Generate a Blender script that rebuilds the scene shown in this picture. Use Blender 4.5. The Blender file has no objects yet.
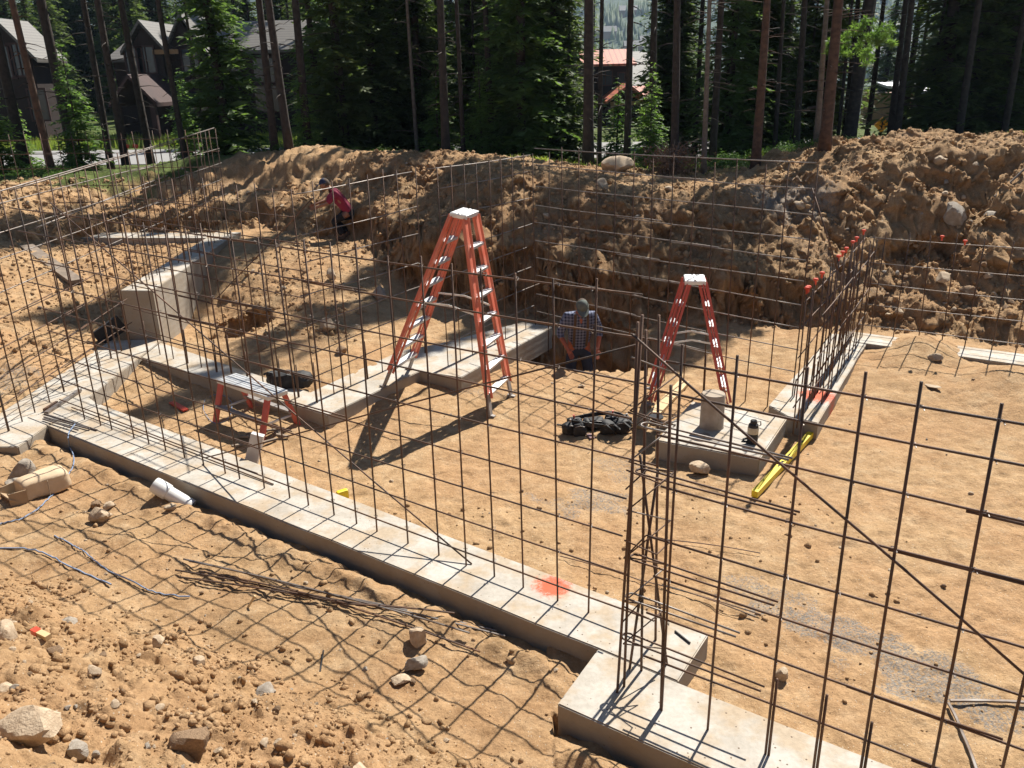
import bpy, bmesh, math, random
import numpy as np
from mathutils import Vector, Matrix
R = math.radians
random.seed(7); rng = np.random.default_rng(7)
SC = bpy.context.scene; COL = SC.collection

# ------------------------------------------------------------------ camera
CAMZ = 3.6; FPX = 828.0
CR = Vector((0.99971411, -0.00836672, -0.02239849)); CU = Vector((0.02391013, 0.34982354, 0.93651044)); CF = Vector((0, 0.93677825, -0.34992357))
cd = bpy.data.cameras.new('camera'); cam = bpy.data.objects.new('camera', cd); COL.objects.link(cam)
cd.sensor_width = 36; cd.lens = FPX / 1024 * 36; cd.clip_start = .05; cd.clip_end = 6000
m = Matrix((CR, CU, -CF)).transposed().to_4x4(); m.translation = (0, 0, CAMZ); cam.matrix_world = m
SC.camera = cam
SC.render.resolution_x = 1024; SC.render.resolution_y = 768
# ------------------------------------------------------------------ light
SUN_AZ, SUN_EL = 57.0, 50.0           # azimuth counted from +X towards +Y
w = bpy.data.worlds.new('World'); SC.world = w; w.use_nodes = True
nt = w.node_tree; bg = nt.nodes['Background']; sk = nt.nodes.new('ShaderNodeTexSky'); sk.sky_type = 'NISHITA'
sk.sun_disc = False; sk.sun_elevation = R(SUN_EL); sk.sun_rotation = R(90 - SUN_AZ); sk.altitude = 2800
nt.links.new(sk.outputs[0], bg.inputs[0]); bg.inputs[1].default_value = 0.05
sl = bpy.data.lights.new('sun', 'SUN'); sl.energy = 5.0; sl.angle = R(.5); sl.color = (1, .955, .87)
so = bpy.data.objects.new('sun', sl); COL.objects.link(so)
sd = Vector((math.cos(R(SUN_AZ)) * math.cos(R(SUN_EL)), math.sin(R(SUN_AZ)) * math.cos(R(SUN_EL)), math.sin(R(SUN_EL))))
so.rotation_euler = sd.to_track_quat('Z', 'Y').to_euler(); so.location = (20, 30, 40)
SC.view_settings.view_transform = 'Standard'; SC.view_settings.look = 'None'; SC.view_settings.gamma = 1
SC.view_settings.exposure = 0.97
SC.cycles.max_bounces = 5; SC.cycles.diffuse_bounces = 3; SC.cycles.transparent_max_bounces = 8

# ------------------------------------------------------------------ object helpers
def tag(o, label=None, cat=None, group=None, kind=None):
    if label: o['label'] = label
    if cat: o['category'] = cat
    if group: o['group'] = group
    if kind: o['kind'] = kind
    return o
def empty(name, loc=(0, 0, 0), rz=0.):
    o = bpy.data.objects.new(name, None); COL.objects.link(o); o.location = loc; o.rotation_euler = (0, 0, rz); o.empty_display_size = .2
    return o
def link(name, me, mat=None, parent=None):
    o = bpy.data.objects.new(name, me); COL.objects.link(o)
    if mat is not None and not me.materials: me.materials.append(mat)
    if parent is not None: o.parent = parent
    return o
def pydata(name, v, f, mat=None, parent=None, smooth=False):
    me = bpy.data.meshes.new(name); me.from_pydata([tuple(map(float, p)) for p in v], [], f); me.update()
    if smooth: me.polygons.foreach_set('use_smooth', [True] * len(me.polygons))
    return link(name, me, mat, parent)
def npmesh(name, V, F, smooth=True):
    """V (n,3) float, F (m,k) int array"""
    me = bpy.data.meshes.new(name); V = np.asarray(V, np.float32); F = np.asarray(F, np.int32); k = F.shape[1]
    me.vertices.add(len(V)); me.vertices.foreach_set('co', V.ravel())
    me.loops.add(F.size); me.loops.foreach_set('vertex_index', F.ravel())
    me.polygons.add(len(F)); me.polygons.foreach_set('loop_start', np.arange(0, F.size, k, dtype=np.int32))
    if smooth: me.polygons.foreach_set('use_smooth', np.ones(len(F), bool))
    me.update(calc_edges=True); return me
def copy_tree(o, parent=None):
    c = o.copy(); COL.objects.link(c); c.parent = parent
    for ch in list(KIDS.get(o.name, [])) or [x for x in o.children]: copy_tree(ch, c)
    return c
KIDS = {}
class MB:
    """collects boxes, tubes, lathes; build() links them as ONE mesh object"""
    def __init__(s): s.v = []; s.f = []
    def add(s, v, f):
        n = len(s.v); s.v += [Vector(p) for p in v]; s.f += [tuple(i + n for i in q) for q in f]; return s
    def box(s, c, d, rot=None, bev=0.0):
        bm = bmesh.new(); bmesh.ops.create_cube(bm, size=1)
        for q in bm.verts: q.co = Vector((q.co.x * d[0], q.co.y * d[1], q.co.z * d[2]))
        if bev: bmesh.ops.bevel(bm, geom=bm.edges[:], offset=bev, segments=2, affect='EDGES', profile=.6)
        M = (rot if rot is not None else Matrix.Identity(3))
        bm.verts.index_update()
        s.add([M @ q.co + Vector(c) for q in bm.verts], [[q.index for q in f.verts] for f in bm.faces]); bm.free(); return s
    def beam(s, a, b, w, h, upv=(0, 0, 1), bev=0.0):
        a, b = Vector(a), Vector(b); z = (b - a); L = z.length; z.normalize(); x = Vector(upv).cross(z)
        if x.length < 1e-4: x = Vector((1, 0, 0)).cross(z)
        x.normalize(); y = z.cross(x)
        return s.box((a + b) / 2, (w, h, L), Matrix((x, y, z)).transposed(), bev)
    def tube(s, pts, r, n=6, caps=True):
        pts = [Vector(p) for p in pts]; rs = r if isinstance(r, (list, tuple)) else [r] * len(pts)
        rings = []; up = None
        for i, p in enumerate(pts):
            t = (pts[min(i + 1, len(pts) - 1)] - pts[max(i - 1, 0)]).normalized()
            if up is None: up = Vector((0, 0, 1)) if abs(t.z) < .9 else Vector((1, 0, 0))
            x = up.cross(t).normalized(); y = t.cross(x); up = y if abs(t.dot(y)) < .9 else up
            rings.append([p + (x * math.cos(2 * math.pi * k / n) + y * math.sin(2 * math.pi * k / n)) * rs[i] for k in range(n)])
        v = [q for g in rings for q in g]; f = []
        for i in range(len(pts) - 1):
            for k in range(n): a = i * n + k; b = i * n + (k + 1) % n; f.append((a, b, b + n, a + n))
        if caps: f.append(tuple(range(n))[::-1]); f.append(tuple((len(pts) - 1) * n + k for k in range(n)))
        return s.add(v, f)
    def lathe(s, prof, c=(0, 0, 0), n=20, M=None):
        v = []; f = []; c = Vector(c)
        for r_, z_ in prof:
            for k in range(n):
                a = 2 * math.pi * k / n; p = Vector((r_ * math.cos(a), r_ * math.sin(a), z_)); v.append((M @ p if M is not None else p) + c)
        for i in range(len(prof) - 1):
            for k in range(n): a = i * n + k; b = i * n + (k + 1) % n; f.append((a, b, b + n, a + n))
        f.append(tuple(range(n))[::-1]); f.append(tuple((len(prof) - 1) * n + k for k in range(n)))
        return s.add(v, f)
    def build(s, name, mat=None, parent=None, smooth=False):
        o = pydata(name, s.v, s.f, mat, parent)
        if smooth:
            o.data.polygons.foreach_set('use_smooth', [True] * len(o.data.polygons))
            try: o.data.set_sharp_from_angle(angle=R(40))
            except Exception: pass
        return o
def prism(poly, z0, z1, bev=0.0):
    bm = bmesh.new(); a = 0
    for i in range(len(poly)): a += poly[i][0] * poly[(i + 1) % len(poly)][1] - poly[(i + 1) % len(poly)][0] * poly[i][1]
    if a < 0: poly = poly[::-1]
    vs = [bm.verts.new((p[0], p[1], z0)) for p in poly]; f = bm.faces.new(vs)
    r = bmesh.ops.extrude_face_region(bm, geom=[f])
    for e in r['geom']:
        if isinstance(e, bmesh.types.BMVert): e.co.z = z1
    bmesh.ops.recalc_face_normals(bm, faces=bm.faces[:])
    if bev: bmesh.ops.bevel(bm, geom=[e for e in bm.edges if e.calc_length() > bev * 3], offset=bev, segments=2, affect='EDGES')
    return bm
def bmobj(name, bm, mat, parent=None, smooth=False):
    me = bpy.data.meshes.new(name); bm.to_mesh(me); bm.free()
    if smooth: me.polygons.foreach_set('use_smooth', [True] * len(me.polygons))
    return link(name, me, mat, parent)

# ------------------------------------------------------------------ survey helpers: sight lines from the tripod point to real heights
def ray(px, py): return CF * FPX + CR * (px - 512) - CU * (py - 384)
def at(px, py, z=0.):
    d = ray(px, py); t = (z - CAMZ) / d.z; return Vector((d.x * t, d.y * t, z))
# ------------------------------------------------------------------ numpy noise
_P = rng.permutation(512); _P = np.concatenate([_P, _P, _P]); _G = rng.uniform(0, 2 * np.pi, 512)
def pn(x, y):
    xi = np.floor(x).astype(int); yi = np.floor(y).astype(int); xf = x - xi; yf = y - yi; xi %= 512; yi %= 512
    def g(ix, iy, dx, dy):
        a = _G[_P[_P[ix % 512] + iy % 512] % 512]; return np.cos(a) * dx + np.sin(a) * dy
    u = xf * xf * xf * (xf * (xf * 6 - 15) + 10); v = yf * yf * yf * (yf * (yf * 6 - 15) + 10)
    a = g(xi, yi, xf, yf); b = g(xi + 1, yi, xf - 1, yf); c = g(xi, yi + 1, xf, yf - 1); d = g(xi + 1, yi + 1, xf - 1, yf - 1)
    return ((a * (1 - u) + b * u) * (1 - v) + (c * (1 - u) + d * u) * v) * 1.5
def fbm(x, y, o=4, g=.5):
    s = 0; a = 1
    for i in range(o): s = s + a * pn(x + 17.3 * i, y + 9.1 * i); x = x * 2.03; y = y * 2.03; a *= g
    return s
def billow(x, y, o=3):
    s = 0; a = 1
    for i in range(o): s = s + a * (np.abs(pn(x + 31.7 * i, y + 5.9 * i)) * 2 - .5); x = x * 2.1; y = y * 2.1; a *= .5
    return s
def sstep(a, b, x): t = np.clip((x - a) / (b - a), 0, 1); return t * t * (3 - 2 * t)

# ------------------------------------------------------------------ terrain
def tps(pts):
    P = np.array(pts, float); n = len(P)
    def U(r2): return np.where(r2 > 1e-9, r2 * np.log(r2 + 1e-12), 0)
    K = U((P[:, None, 0] - P[None, :, 0]) ** 2 + (P[:, None, 1] - P[None, :, 1]) ** 2) + np.eye(n) * .3
    Q = np.c_[np.ones(n), P[:, :2]]; A = np.block([[K, Q], [Q.T, np.zeros((3, 3))]])
    W = np.linalg.solve(A, np.r_[P[:, 2], 0, 0, 0])
    lo, hi = P[:, 2].min(), P[:, 2].max()
    def f(x, y):
        s = W[n] + W[n + 1] * x + W[n + 2] * y
        for i in range(n): s = s + W[i] * U((x - P[i, 0]) ** 2 + (y - P[i, 1]) ** 2)
        return np.clip(s, lo, hi)
    return f
def px(l): return [tuple(at(a, b, z)) for a, b, z in l]
FL = -.20
lower = tps(px([(300, 460, FL), (500, 500, FL), (700, 600, FL), (900, 600, FL), (900, 450, FL), (1000, 430, FL), (600, 400, FL), (480, 400, FL), (530, 360, FL), (1000, 700, FL), (800, 700, FL), (1020, 380, FL + .05),
    (150, 520, -.11), (400, 600, -.11), (60, 470, -.10), (500, 690, -.13), (250, 580, -.11), (600, 760, -.13), (350, 570, -.11), (200, 420, FL), (150, 390, FL), (250, 400, FL), (350, 440, FL), (430, 400, FL),
    (25, 400, -.05), (70, 368, .0), (95, 345, .0), (50, 340, .22), (0, 350, .32), (60, 280, .55), (0, 260, .85), (100, 250, .62), (0, 225, 1.0), (100, 236, .66), (160, 260, .6),
    (185, 345, .0), (200, 322, -.12), (235, 320, -.1), (260, 360, .02), (300, 370, .0), (330, 380, .0), (220, 262, .55), (262, 275, .45), (330, 300, .3), (380, 330, .05), (425, 330, -.08), (300, 240, .62), (350, 240, .6), (250, 240, .66),
    (740, 350, -.15), (820, 342, -.1), (700, 375, -.25), (870, 350, -.1), (910, 345, .05), (925, 352, .06), (960, 375, -.12), (1024, 372, .03), (975, 364, .05), (1000, 372, .04), (905, 350, .02)]) + [(10, 9.5, -.2), (12, 4, -.2), (8, 6, -.2), (-11, 8, .9), (-12, 14, 1.3), (-9, 6, .5)])
BASE = [(-60, 14.5), (-14, 14.9), (-9.2, 15.6), (-7.6, 17.6), (-5.3, 18.2), (-4.3, 17.0), (-3.0, 16.2), (-2.2, 14.3), (-1.0, 13.3), (0.5, 12.9), (1.5, 12.4), (3.0, 12.5), (4.2, 12.1), (5.4, 11.75), (7, 11.1), (9, 10.7), (12, 10.6), (16, 9), (60, 6)]
bx = np.array([p[0] for p in BASE]); by = np.array([p[1] for p in BASE])
def base_d(x, y):
    """signed distance to the foot of the bank (positive up-slope)"""
    d = np.full(np.shape(x), 1e9)
    for i in range(len(BASE) - 1):
        ax, ay = BASE[i]; ex, ey = BASE[i + 1][0] - ax, BASE[i + 1][1] - ay
        t = np.clip(((x - ax) * ex + (y - ay) * ey) / (ex * ex + ey * ey), 0, 1)
        d = np.minimum(d, np.hypot(x - ax - t * ex, y - ay - t * ey))
    return np.where(y > np.interp(x, bx, by), d, -d)
def lerp(x, xs, ys): return np.interp(x, xs, ys)
def upper(x, y):
    near = lerp(x, [-20, -10, -7, -4.5, -2.5, 0, 2, 4, 5, 7, 9, 14, 25], [1.4, 1.62, 2.02, 2.25, 2.2, 1.98, 1.70, 1.58, 1.70, 2.08, 2.18, 2.12, 1.8])
    y2 = y - 2.3 * (1 - sstep(-5, -2, x)) * (1 - sstep(24, 27, y)); hump = lerp(y2, [0, 18, 20, 24, 28, 42, 60, 110, 200, 400, 5000], [0, 0, -.25, -.8, -1, -1, -1, -1, -1, -1, -1])
    farz = lerp(y, [0, 31, 42, 60, 110, 200, 400, 5000], [.85, .85, .8, .0, -5, -14, -22, -22])
    left = sstep(-3, -25, x) * sstep(35, 60, y) * (1 - sstep(120, 200, y)); farz = farz * (1 - left) + (1.0 + .01 * (y - 40)) * left
    t = -hump
    return near * (1 - t) + farz * t
def clodmask(x, y):
    d = base_d(x, y)
    m = .1 + .75 * sstep(-.3, .25, d) * (1 - sstep(5, 9, d))
    m = np.maximum(m, lerp(x, [-60, -12, 4, 5.2, 60], [.3, .4, .55, 1, 1]) * sstep(-.2, .3, d) * (1 - sstep(6, 9, d)))
    m = np.maximum(m, .75 * sstep(0, .5, mound_d(x, y)))
    m = np.maximum(m, .45 * sstep(-5.9, -6.4, x) * sstep(6.5, 8, y))
    m = np.maximum(m, .45 * sstep(-1.6, -2.6, x) * sstep(10.8, 11.6, y + x * .45 + 1.2) * sstep(-5.3, -4.8, x))
    return m
TOE = [(-14, 9.0), (-7, 7.2), (-4.6, 6.1), (-2.5, 5.15), (-.7, 4.25), (.25, 3.55), (1.4, 2.7), (3, 1.2), (9, -4)]
tx = np.array([p[0] for p in TOE]); ty = np.array([p[1] for p in TOE])
def mound_d(x, y): return (np.interp(x, tx, ty) - y) * .86
bA = at(925, 346, 0); bB = at(1045, 372, 0)
def Hm(x, y):
    x = np.asarray(x, float); y = np.asarray(y, float)
    lo = lower(x, y); d = base_d(x, y); d = d + (.25 * fbm(x * 1.1, y * 1.1, 3) + .13 * fbm(x * 4.3, y * 2, 3) + .05 * billow(x * 9, y * 4, 2)) * sstep(4, 8, y)
    wdt = lerp(x, [-60, -6, -4, -2, 3.5, 5.5, 60], [3.2, 3.4, 3.2, 2.8, 2.4, 3.9, 4.2]); k = lerp(x, [-60, -6, -4, -2, 3.5, 5.5, 60], [.38, .34, .34, .52, .55, .15, .15])
    w1 = .55 + .28 * fbm(x * .7 + 3, y * .3, 2); p = k * (.85 + .35 * fbm(x * .55, y * .2 + 7, 2)) * sstep(0, w1, d); p = p + (1 - p) * sstep(.1, 1, d / wdt)
    z = lo * (1 - p) + upper(x, y) * p
    # hole the man stands in
    e = ((x - 1.25) / 1.15) ** 2 + ((y - 11.55) / .85) ** 2; z = z - .72 * (1 - sstep(.55, 1.15, e + .25 * fbm(x * 2, y * 2, 2))) * (1 - p)
    # notch beside the stepped footing
    e = ((x + 4.35) / .65) ** 2 + ((y - 12.6) / .75) ** 2; z = z - .45 * (1 - sstep(.4, 1.1, e + .3 * fbm(x * 3, y * 3, 2)))
    md = mound_d(x, y); z = z + np.where(md > 0, .60 * md * sstep(-.1, .9, md) + .0 * md, 0) * (1 - .55 * sstep(2.6, 4.5, md))
    for cx_, cy_, h_, sx_, sy_ in ((bA.x, bA.y, .13, .38, .35), (bB.x, bB.y, .13, .6, .4)): z = z + h_ * np.exp(-((x - cx_) / sx_) ** 2 - ((y - cy_) / sy_) ** 2)
    # faint boot prints and wheel scuffs on the worked floor
    # hollow in the spoil heap
    e = ((x - 6.7) / .75) ** 2 + ((y - 13.3) / .5) ** 2; z = z - .33 * (1 - sstep(.3, 1.1, e))
    return z
def Hf(x, y):
    x = np.asarray(x, float); y = np.asarray(y, float)
    z = Hm(x, y); m = clodmask(x, y); near = 1 - sstep(24, 30, y)
    flat = 1 - sstep(.15, .5, m)
    z = z + near * (.026 * fbm(x * 1.3, y * 1.3, 3) * (.45 + m) + m * (.06 * billow(x * 1.9, y * 1.9, 2) + .035 * fbm(x * 5 + 2, y * 5, 3) + .018 * billow(x * 11, y * 11, 3)) + (.004 + .01 * m) * billow(x * 5, y * 5, 2) + .004 * fbm(x * 22, y * 22, 2))
    z = z + near * (.17 * fbm(x * 1.1, y * 1.1, 2) + .04 * billow(x * 3.3, y * 3.3, 2)) * sstep(4.2, 5.5, x) * sstep(.3, 1.2, base_d(x, y)) + near * sstep(.1, .6, mound_d(x, y)) * (.07 * fbm(x * 1.7 + 5, y * 1.7, 2) + .03 * billow(x * 4.5, y * 4.5, 3))
    # boot and trowel marks in front of the near footing
    s = sstep(-.3, .2, 5.0 - (y + .7 * x + .0)) * (1 - sstep(.1, .4, mound_d(x, y)))
    z = z + (.011 * fbm(x * 2.1 + 4, y * 2.6, 2) + .018 * np.maximum(0, fbm(x * 4.2, y * 4.2, 3) - .25)) * s * near
    # hand-dug gap and crumbled lip along the outer faces of the near footings
    dA = -((x + 5.26) * .576 + (y - 8.64) * .817); inA = (x < .55) * (x > -5.3)
    dB = -((x - .23) * .565 + (y - 4.05) * .825); inB = (x > .1)
    q = np.where(inA & (x < .2), dA, np.where(inB, dB, 9.))
    z = z + np.where(q > -.05, -(.075 + .06 * fbm(x * 3, y * 3, 3)) * np.exp(-(q / (.07 + .05 * fbm(x * 4 + 9, y * 4, 2))) ** 2) + .035 * np.exp(-((q - .22) / .1) ** 2) * (1 + fbm(x * 5, y * 5, 3)), 0)
    fl_ = (1 - sstep(-.6, -.1, base_d(x, y))) * (y > 3.5) * (y < 12) * (mound_d(x, y) < -.3)
    cell = np.maximum(0, pn(x * 3.4 + 40, y * 2.6 + 3) - .22) + np.maximum(0, pn(x * 5.5 + 9, y * 6.5 + 60) - .3)
    z = z - .035 * np.minimum(cell, .5) * fl_
    return z + (1 - near) * .15 * fbm(x * .2, y * .2, 3) * sstep(44, 60, y)
def H1(x, y): return float(Hf(np.array([x]), np.array([y]))[0])
def hit(pxx, pyy, far=90):
    """where a sight line meets the ground"""
    d = ray(pxx, pyy); d = d / d.y; t = np.concatenate([np.linspace(1.5, 25, 900), np.linspace(25, far, 500)])
    zz = CAMZ + d.z * t - Hm(d.x * t, t); i = np.argmax(zz < 0)
    if zz[i] >= 0: i = len(t) - 1
    return Vector((d.x * t[i], t[i], H1(d.x * t[i], t[i])))
# ------------------------------------------------------------------ materials
def newmat(name):
    mt = bpy.data.materials.new(name); mt.use_nodes = True; n = mt.node_tree; b = n.nodes['Principled BSDF']; return mt, n, b
def mat(name, col, rough=.6, metal=0., var=.15, scale=20., bump=0., bscale=60., col2=None, coat=0.):
    mt, n, b = newmat(name); N = n.nodes; L = n.links
    tc = N.new('ShaderNodeTexCoord'); no = N.new('ShaderNodeTexNoise'); no.inputs['Scale'].default_value = scale; no.inputs['Detail'].default_value = 6
    L.new(tc.outputs['Object'], no.inputs['Vector'])
    cr = N.new('ShaderNodeValToRGB'); cr.color_ramp.elements[0].position = .3; cr.color_ramp.elements[1].position = .7
    c2 = col2 if col2 else tuple(c * (1 - var) for c in col)
    cr.color_ramp.elements[0].color = (*c2, 1); cr.color_ramp.elements[1].color = (*col, 1)
    L.new(no.outputs['Fac'], cr.inputs[0]); L.new(cr.outputs[0], b.inputs['Base Color'])
    b.inputs['Roughness'].default_value = rough; b.inputs['Metallic'].default_value = metal
    if coat: b.inputs['Coat Weight'].default_value = coat
    if bump:
        nb = N.new('ShaderNodeTexNoise'); nb.inputs['Scale'].default_value = bscale; nb.inputs['Detail'].default_value = 5; L.new(tc.outputs['Object'], nb.inputs['Vector'])
        bp = N.new('ShaderNodeBump'); bp.inputs['Strength'].default_value = bump; bp.inputs['Distance'].default_value = .01; L.new(nb.outputs['Fac'], bp.inputs['Height']); L.new(bp.outputs[0], b.inputs['Normal'])
    return mt
def noise(n, scale, detail=5, vec=None, rough=.55):
    k = n.nodes.new('ShaderNodeTexNoise'); k.inputs['Scale'].default_value = scale; k.inputs['Detail'].default_value = detail; k.inputs['Roughness'].default_value = rough
    if vec is not None: n.links.new(vec, k.inputs['Vector'])
    return k.outputs['Fac']
def ramp(n, fac, stops):
    r = n.nodes.new('ShaderNodeValToRGB'); e = r.color_ramp.elements
    while len(e) < len(stops): e.new(.5)
    for q, (p, c) in zip(e, stops): q.position = p; q.color = (*c, 1) if len(c) == 3 else c
    n.links.new(fac, r.inputs[0]); return r.outputs[0]
def mix(n, fac, a, b, mode='MIX'):
    k = n.nodes.new('ShaderNodeMix'); k.data_type = 'RGBA'; k.blend_type = mode
    for s, v in ((0, fac), (6, a), (7, b)):
        if isinstance(v, (int, float)): k.inputs[s].default_value = v
        elif isinstance(v, tuple): k.inputs[s].default_value = (*v, 1)
        else: n.links.new(v, k.inputs[s])
    return k.outputs[2]
def math_(n, op, a, b=0., c=0.):
    k = n.nodes.new('ShaderNodeMath'); k.operation = op
    for i, v in enumerate((a, b, c)):
        if isinstance(v, (int, float)): k.inputs[i].default_value = v
        else: n.links.new(v, k.inputs[i])
    return k.outputs[0]
def bumpn(n, h, s, dist, prev=None):
    k = n.nodes.new('ShaderNodeBump'); k.inputs['Strength'].default_value = s; k.inputs['Distance'].default_value = dist; n.links.new(h, k.inputs['Height'])
    if prev is not None: n.links.new(prev, k.inputs['Normal'])
    return k.outputs[0]
def soil(name, attr=True):
    mt, n, b = newmat(name); pos = n.nodes.new('ShaderNodeNewGeometry').outputs['Position']
    big = noise(n, .9, 6, pos); mid = noise(n, 5, 6, pos); fine = noise(n, 42, 5, pos, .7); grain = noise(n, 190, 3, pos, .8)
    c = ramp(n, mid, [(.3, (.42, .275, .145)), (.5, (.53, .352, .192)), (.72, (.61, .44, .265))])
    c = mix(n, math_(n, 'MULTIPLY', ramp(n, big, [(.42, (0, 0, 0)), (.6, (1, 1, 1))]), .5), c, (.50, .295, .15))
    c = mix(n, .5, c, mix(n, 1, c, ramp(n, fine, [(.3, (.55, .52, .5)), (.62, (1.12, 1.1, 1.08))]), 'MULTIPLY'))
    c = mix(n, .35, c, mix(n, 1, c, ramp(n, grain, [(.35, (.5, .5, .5)), (.6, (1.15, 1.15, 1.15))]), 'MULTIPLY'))
    vo = n.nodes.new('ShaderNodeTexVoronoi'); vo.inputs['Scale'].default_value = 60; n.links.new(pos, vo.inputs['Vector'])
    spk = math_(n, 'LESS_THAN', vo.outputs['Distance'], .22); sel = n.nodes.new('ShaderNodeSeparateColor'); n.links.new(vo.outputs['Color'], sel.inputs[0])
    c = mix(n, math_(n, 'MULTIPLY', spk, math_(n, 'GREATER_THAN', sel.outputs[0], .86)), c, (.62, .52, .40))
    c = mix(n, math_(n, 'MULTIPLY', spk, math_(n, 'LESS_THAN', sel.outputs[0], .09)), c, (.17, .11, .07))
    if attr:
        def A(nm): a = n.nodes.new('ShaderNodeAttribute'); a.attribute_name = nm; return a.outputs['Fac']
        # raw, darker subsoil of bank and heap, bank shade painted in; grey gravel; forest floor
        c = mix(n, A('subsoil_shade'), c, mix(n, 1, c, (.64, .61, .58), 'MULTIPLY'))
        gr = noise(n, 70, 3, pos, .8); gcol = ramp(n, gr, [(.32, (.13, .115, .10)), (.5, (.27, .24, .21)), (.68, (.42, .38, .33))])
        gf = n.nodes.new('ShaderNodeMapRange'); n.links.new(math_(n, 'ADD', A('gravel'), math_(n, 'MULTIPLY', math_(n, 'SUBTRACT', noise(n, 55, 4, pos, .75), .5), 1.9)), gf.inputs[0]); gf.inputs[1].default_value = .35; gf.inputs[2].default_value = .6; c = mix(n, gf.outputs[0], c, gcol)
        sc_ = ramp(n, noise(n, 7.5, 7, pos, .75), [(.36, (.74, .70, .66)), (.5, (1, 1, 1)), (.66, (1.12, 1.12, 1.1))]); c = mix(n, .75, c, mix(n, 1, c, sc_, 'MULTIPLY'))
        ff = ramp(n, noise(n, 3, 6, pos), [(.3, (.045, .055, .018)), (.5, (.09, .12, .03)), (.62, (.13, .17, .05)), (.75, (.19, .15, .09))])
        c = mix(n, A('forest'), c, ff)
    c = mix(n, 1, c, (.80, .783, .765), 'MULTIPLY'); n.links.new(c, b.inputs['Base Color']); b.inputs['Roughness'].default_value = .95; b.inputs['Specular IOR Level'].default_value = .15
    k = bumpn(n, noise(n, 14, 6, pos, .65), .5, .05); k = bumpn(n, fine, .55, .02, k); k = bumpn(n, grain, .5, .006, k); n.links.new(k, b.inputs['Normal'])
    return mt
def concrete(name, paint=()):
    mt, n, b = newmat(name); pos = n.nodes.new('ShaderNodeNewGeometry'); P = pos.outputs['Position']
    a = noise(n, 2.2, 6, P); f = noise(n, 26, 5, P); g = noise(n, 120, 3, P, .8)
    c = ramp(n, a, [(.32, (.44, .385, .315)), (.5, (.55, .50, .43)), (.68, (.61, .57, .505))])
    c = mix(n, math_(n, 'MULTIPLY', ramp(n, noise(n, 3.7, 4, P), [(.45, (0, 0, 0)), (.6, (1, 1, 1))]), .7), c, (.48, .35, .215))
    c = mix(n, .4, c, mix(n, 1, c, ramp(n, f, [(.35, (.72, .72, .70)), (.6, (1.06, 1.06, 1.06))]), 'MULTIPLY'))
    vo = n.nodes.new('ShaderNodeTexVoronoi'); vo.inputs['Scale'].default_value = 34; n.links.new(P, vo.inputs['Vector']); sel = n.nodes.new('ShaderNodeSeparateColor'); n.links.new(vo.outputs['Color'], sel.inputs[0])
    c = mix(n, math_(n, 'MULTIPLY', math_(n, 'LESS_THAN', vo.outputs['Distance'], .2), math_(n, 'GREATER_THAN', sel.outputs[0], .9)), c, (.16, .11, .07))
    # formed side faces are soilier than the troweled top, with shade painted darker into them
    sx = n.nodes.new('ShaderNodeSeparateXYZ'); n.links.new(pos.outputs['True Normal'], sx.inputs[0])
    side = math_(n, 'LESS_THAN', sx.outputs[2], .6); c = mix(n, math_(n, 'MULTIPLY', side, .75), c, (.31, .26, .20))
    for (cx, cy, r, col) in paint:
        sep = n.nodes.new('ShaderNodeSeparateXYZ'); n.links.new(P, sep.inputs[0])
        dx = math_(n, 'SUBTRACT', sep.outputs[0], cx); dy = math_(n, 'SUBTRACT', sep.outputs[1], cy)
        d = math_(n, 'SQRT', math_(n, 'ADD', math_(n, 'MULTIPLY', dx, dx), math_(n, 'MULTIPLY', dy, dy)))
        d = math_(n, 'ADD', math_(n, 'DIVIDE', d, r), math_(n, 'MULTIPLY', math_(n, 'SUBTRACT', noise(n, 24, 7, P, .8), .5), 2.4))
        c = mix(n, ramp(n, d, [(.55, (.92, .92, .92)), (.95, (0, 0, 0))]), c, col)
    c = mix(n, 1, c, (.79, .79, .79), 'MULTIPLY'); n.links.new(c, b.inputs['Base Color']); b.inputs['Roughness'].default_value = .85
    wz = n.nodes.new('ShaderNodeTexWave'); wz.bands_direction = 'Z'; wz.inputs['Scale'].default_value = 3.2; wz.inputs['Distortion'].default_value = 1.2; n.links.new(P, wz.inputs['Vector'])
    k = bumpn(n, wz.outputs['Fac'], .12, .01); k = bumpn(n, f, .3, .01, k); k = bumpn(n, g, .25, .003, k); n.links.new(k, b.inputs['Normal']); return mt
def leafmat(name, c1, c2, trans=.35):
    mt, n, b = newmat(name); oi = n.nodes.new('ShaderNodeObjectInfo'); pos = n.nodes.new('ShaderNodeNewGeometry').outputs['Position']
    f = math_(n, 'ADD', math_(n, 'MULTIPLY', noise(n, 1.6, 4, pos), .75), math_(n, 'MULTIPLY', oi.outputs['Random'], .3))
    c = ramp(n, f, [(.3, c1), (.72, c2)]); n.links.new(c, b.inputs['Base Color']); b.inputs['Roughness'].default_value = .6; b.inputs['Specular IOR Level'].default_value = .25
    tr = n.nodes.new('ShaderNodeBsdfTranslucent'); n.links.new(mix(n, 1, c, (1.3, 1.5, .7), 'MULTIPLY'), tr.inputs[0]); ms = n.nodes.new('ShaderNodeMixShader'); ms.inputs[0].default_value = trans
    n.links.new(b.outputs[0], ms.inputs[1]); n.links.new(tr.outputs[0], ms.inputs[2]); n.links.new(ms.outputs[0], n.nodes['Material Output'].inputs[0]); return mt
M = {}
M['soil'] = soil('soil'); M['clod'] = soil('clod', False)
p1_ = at(553, 586, 0); p2_ = at(818, 395, 0); p3_ = at(795, 415, 0)
ORG = (.68, .10, .03)
M['concrete'] = concrete('concrete', [(p1_.x, p1_.y, .17, ORG), (p2_.x, p2_.y, .27, ORG)])
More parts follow.
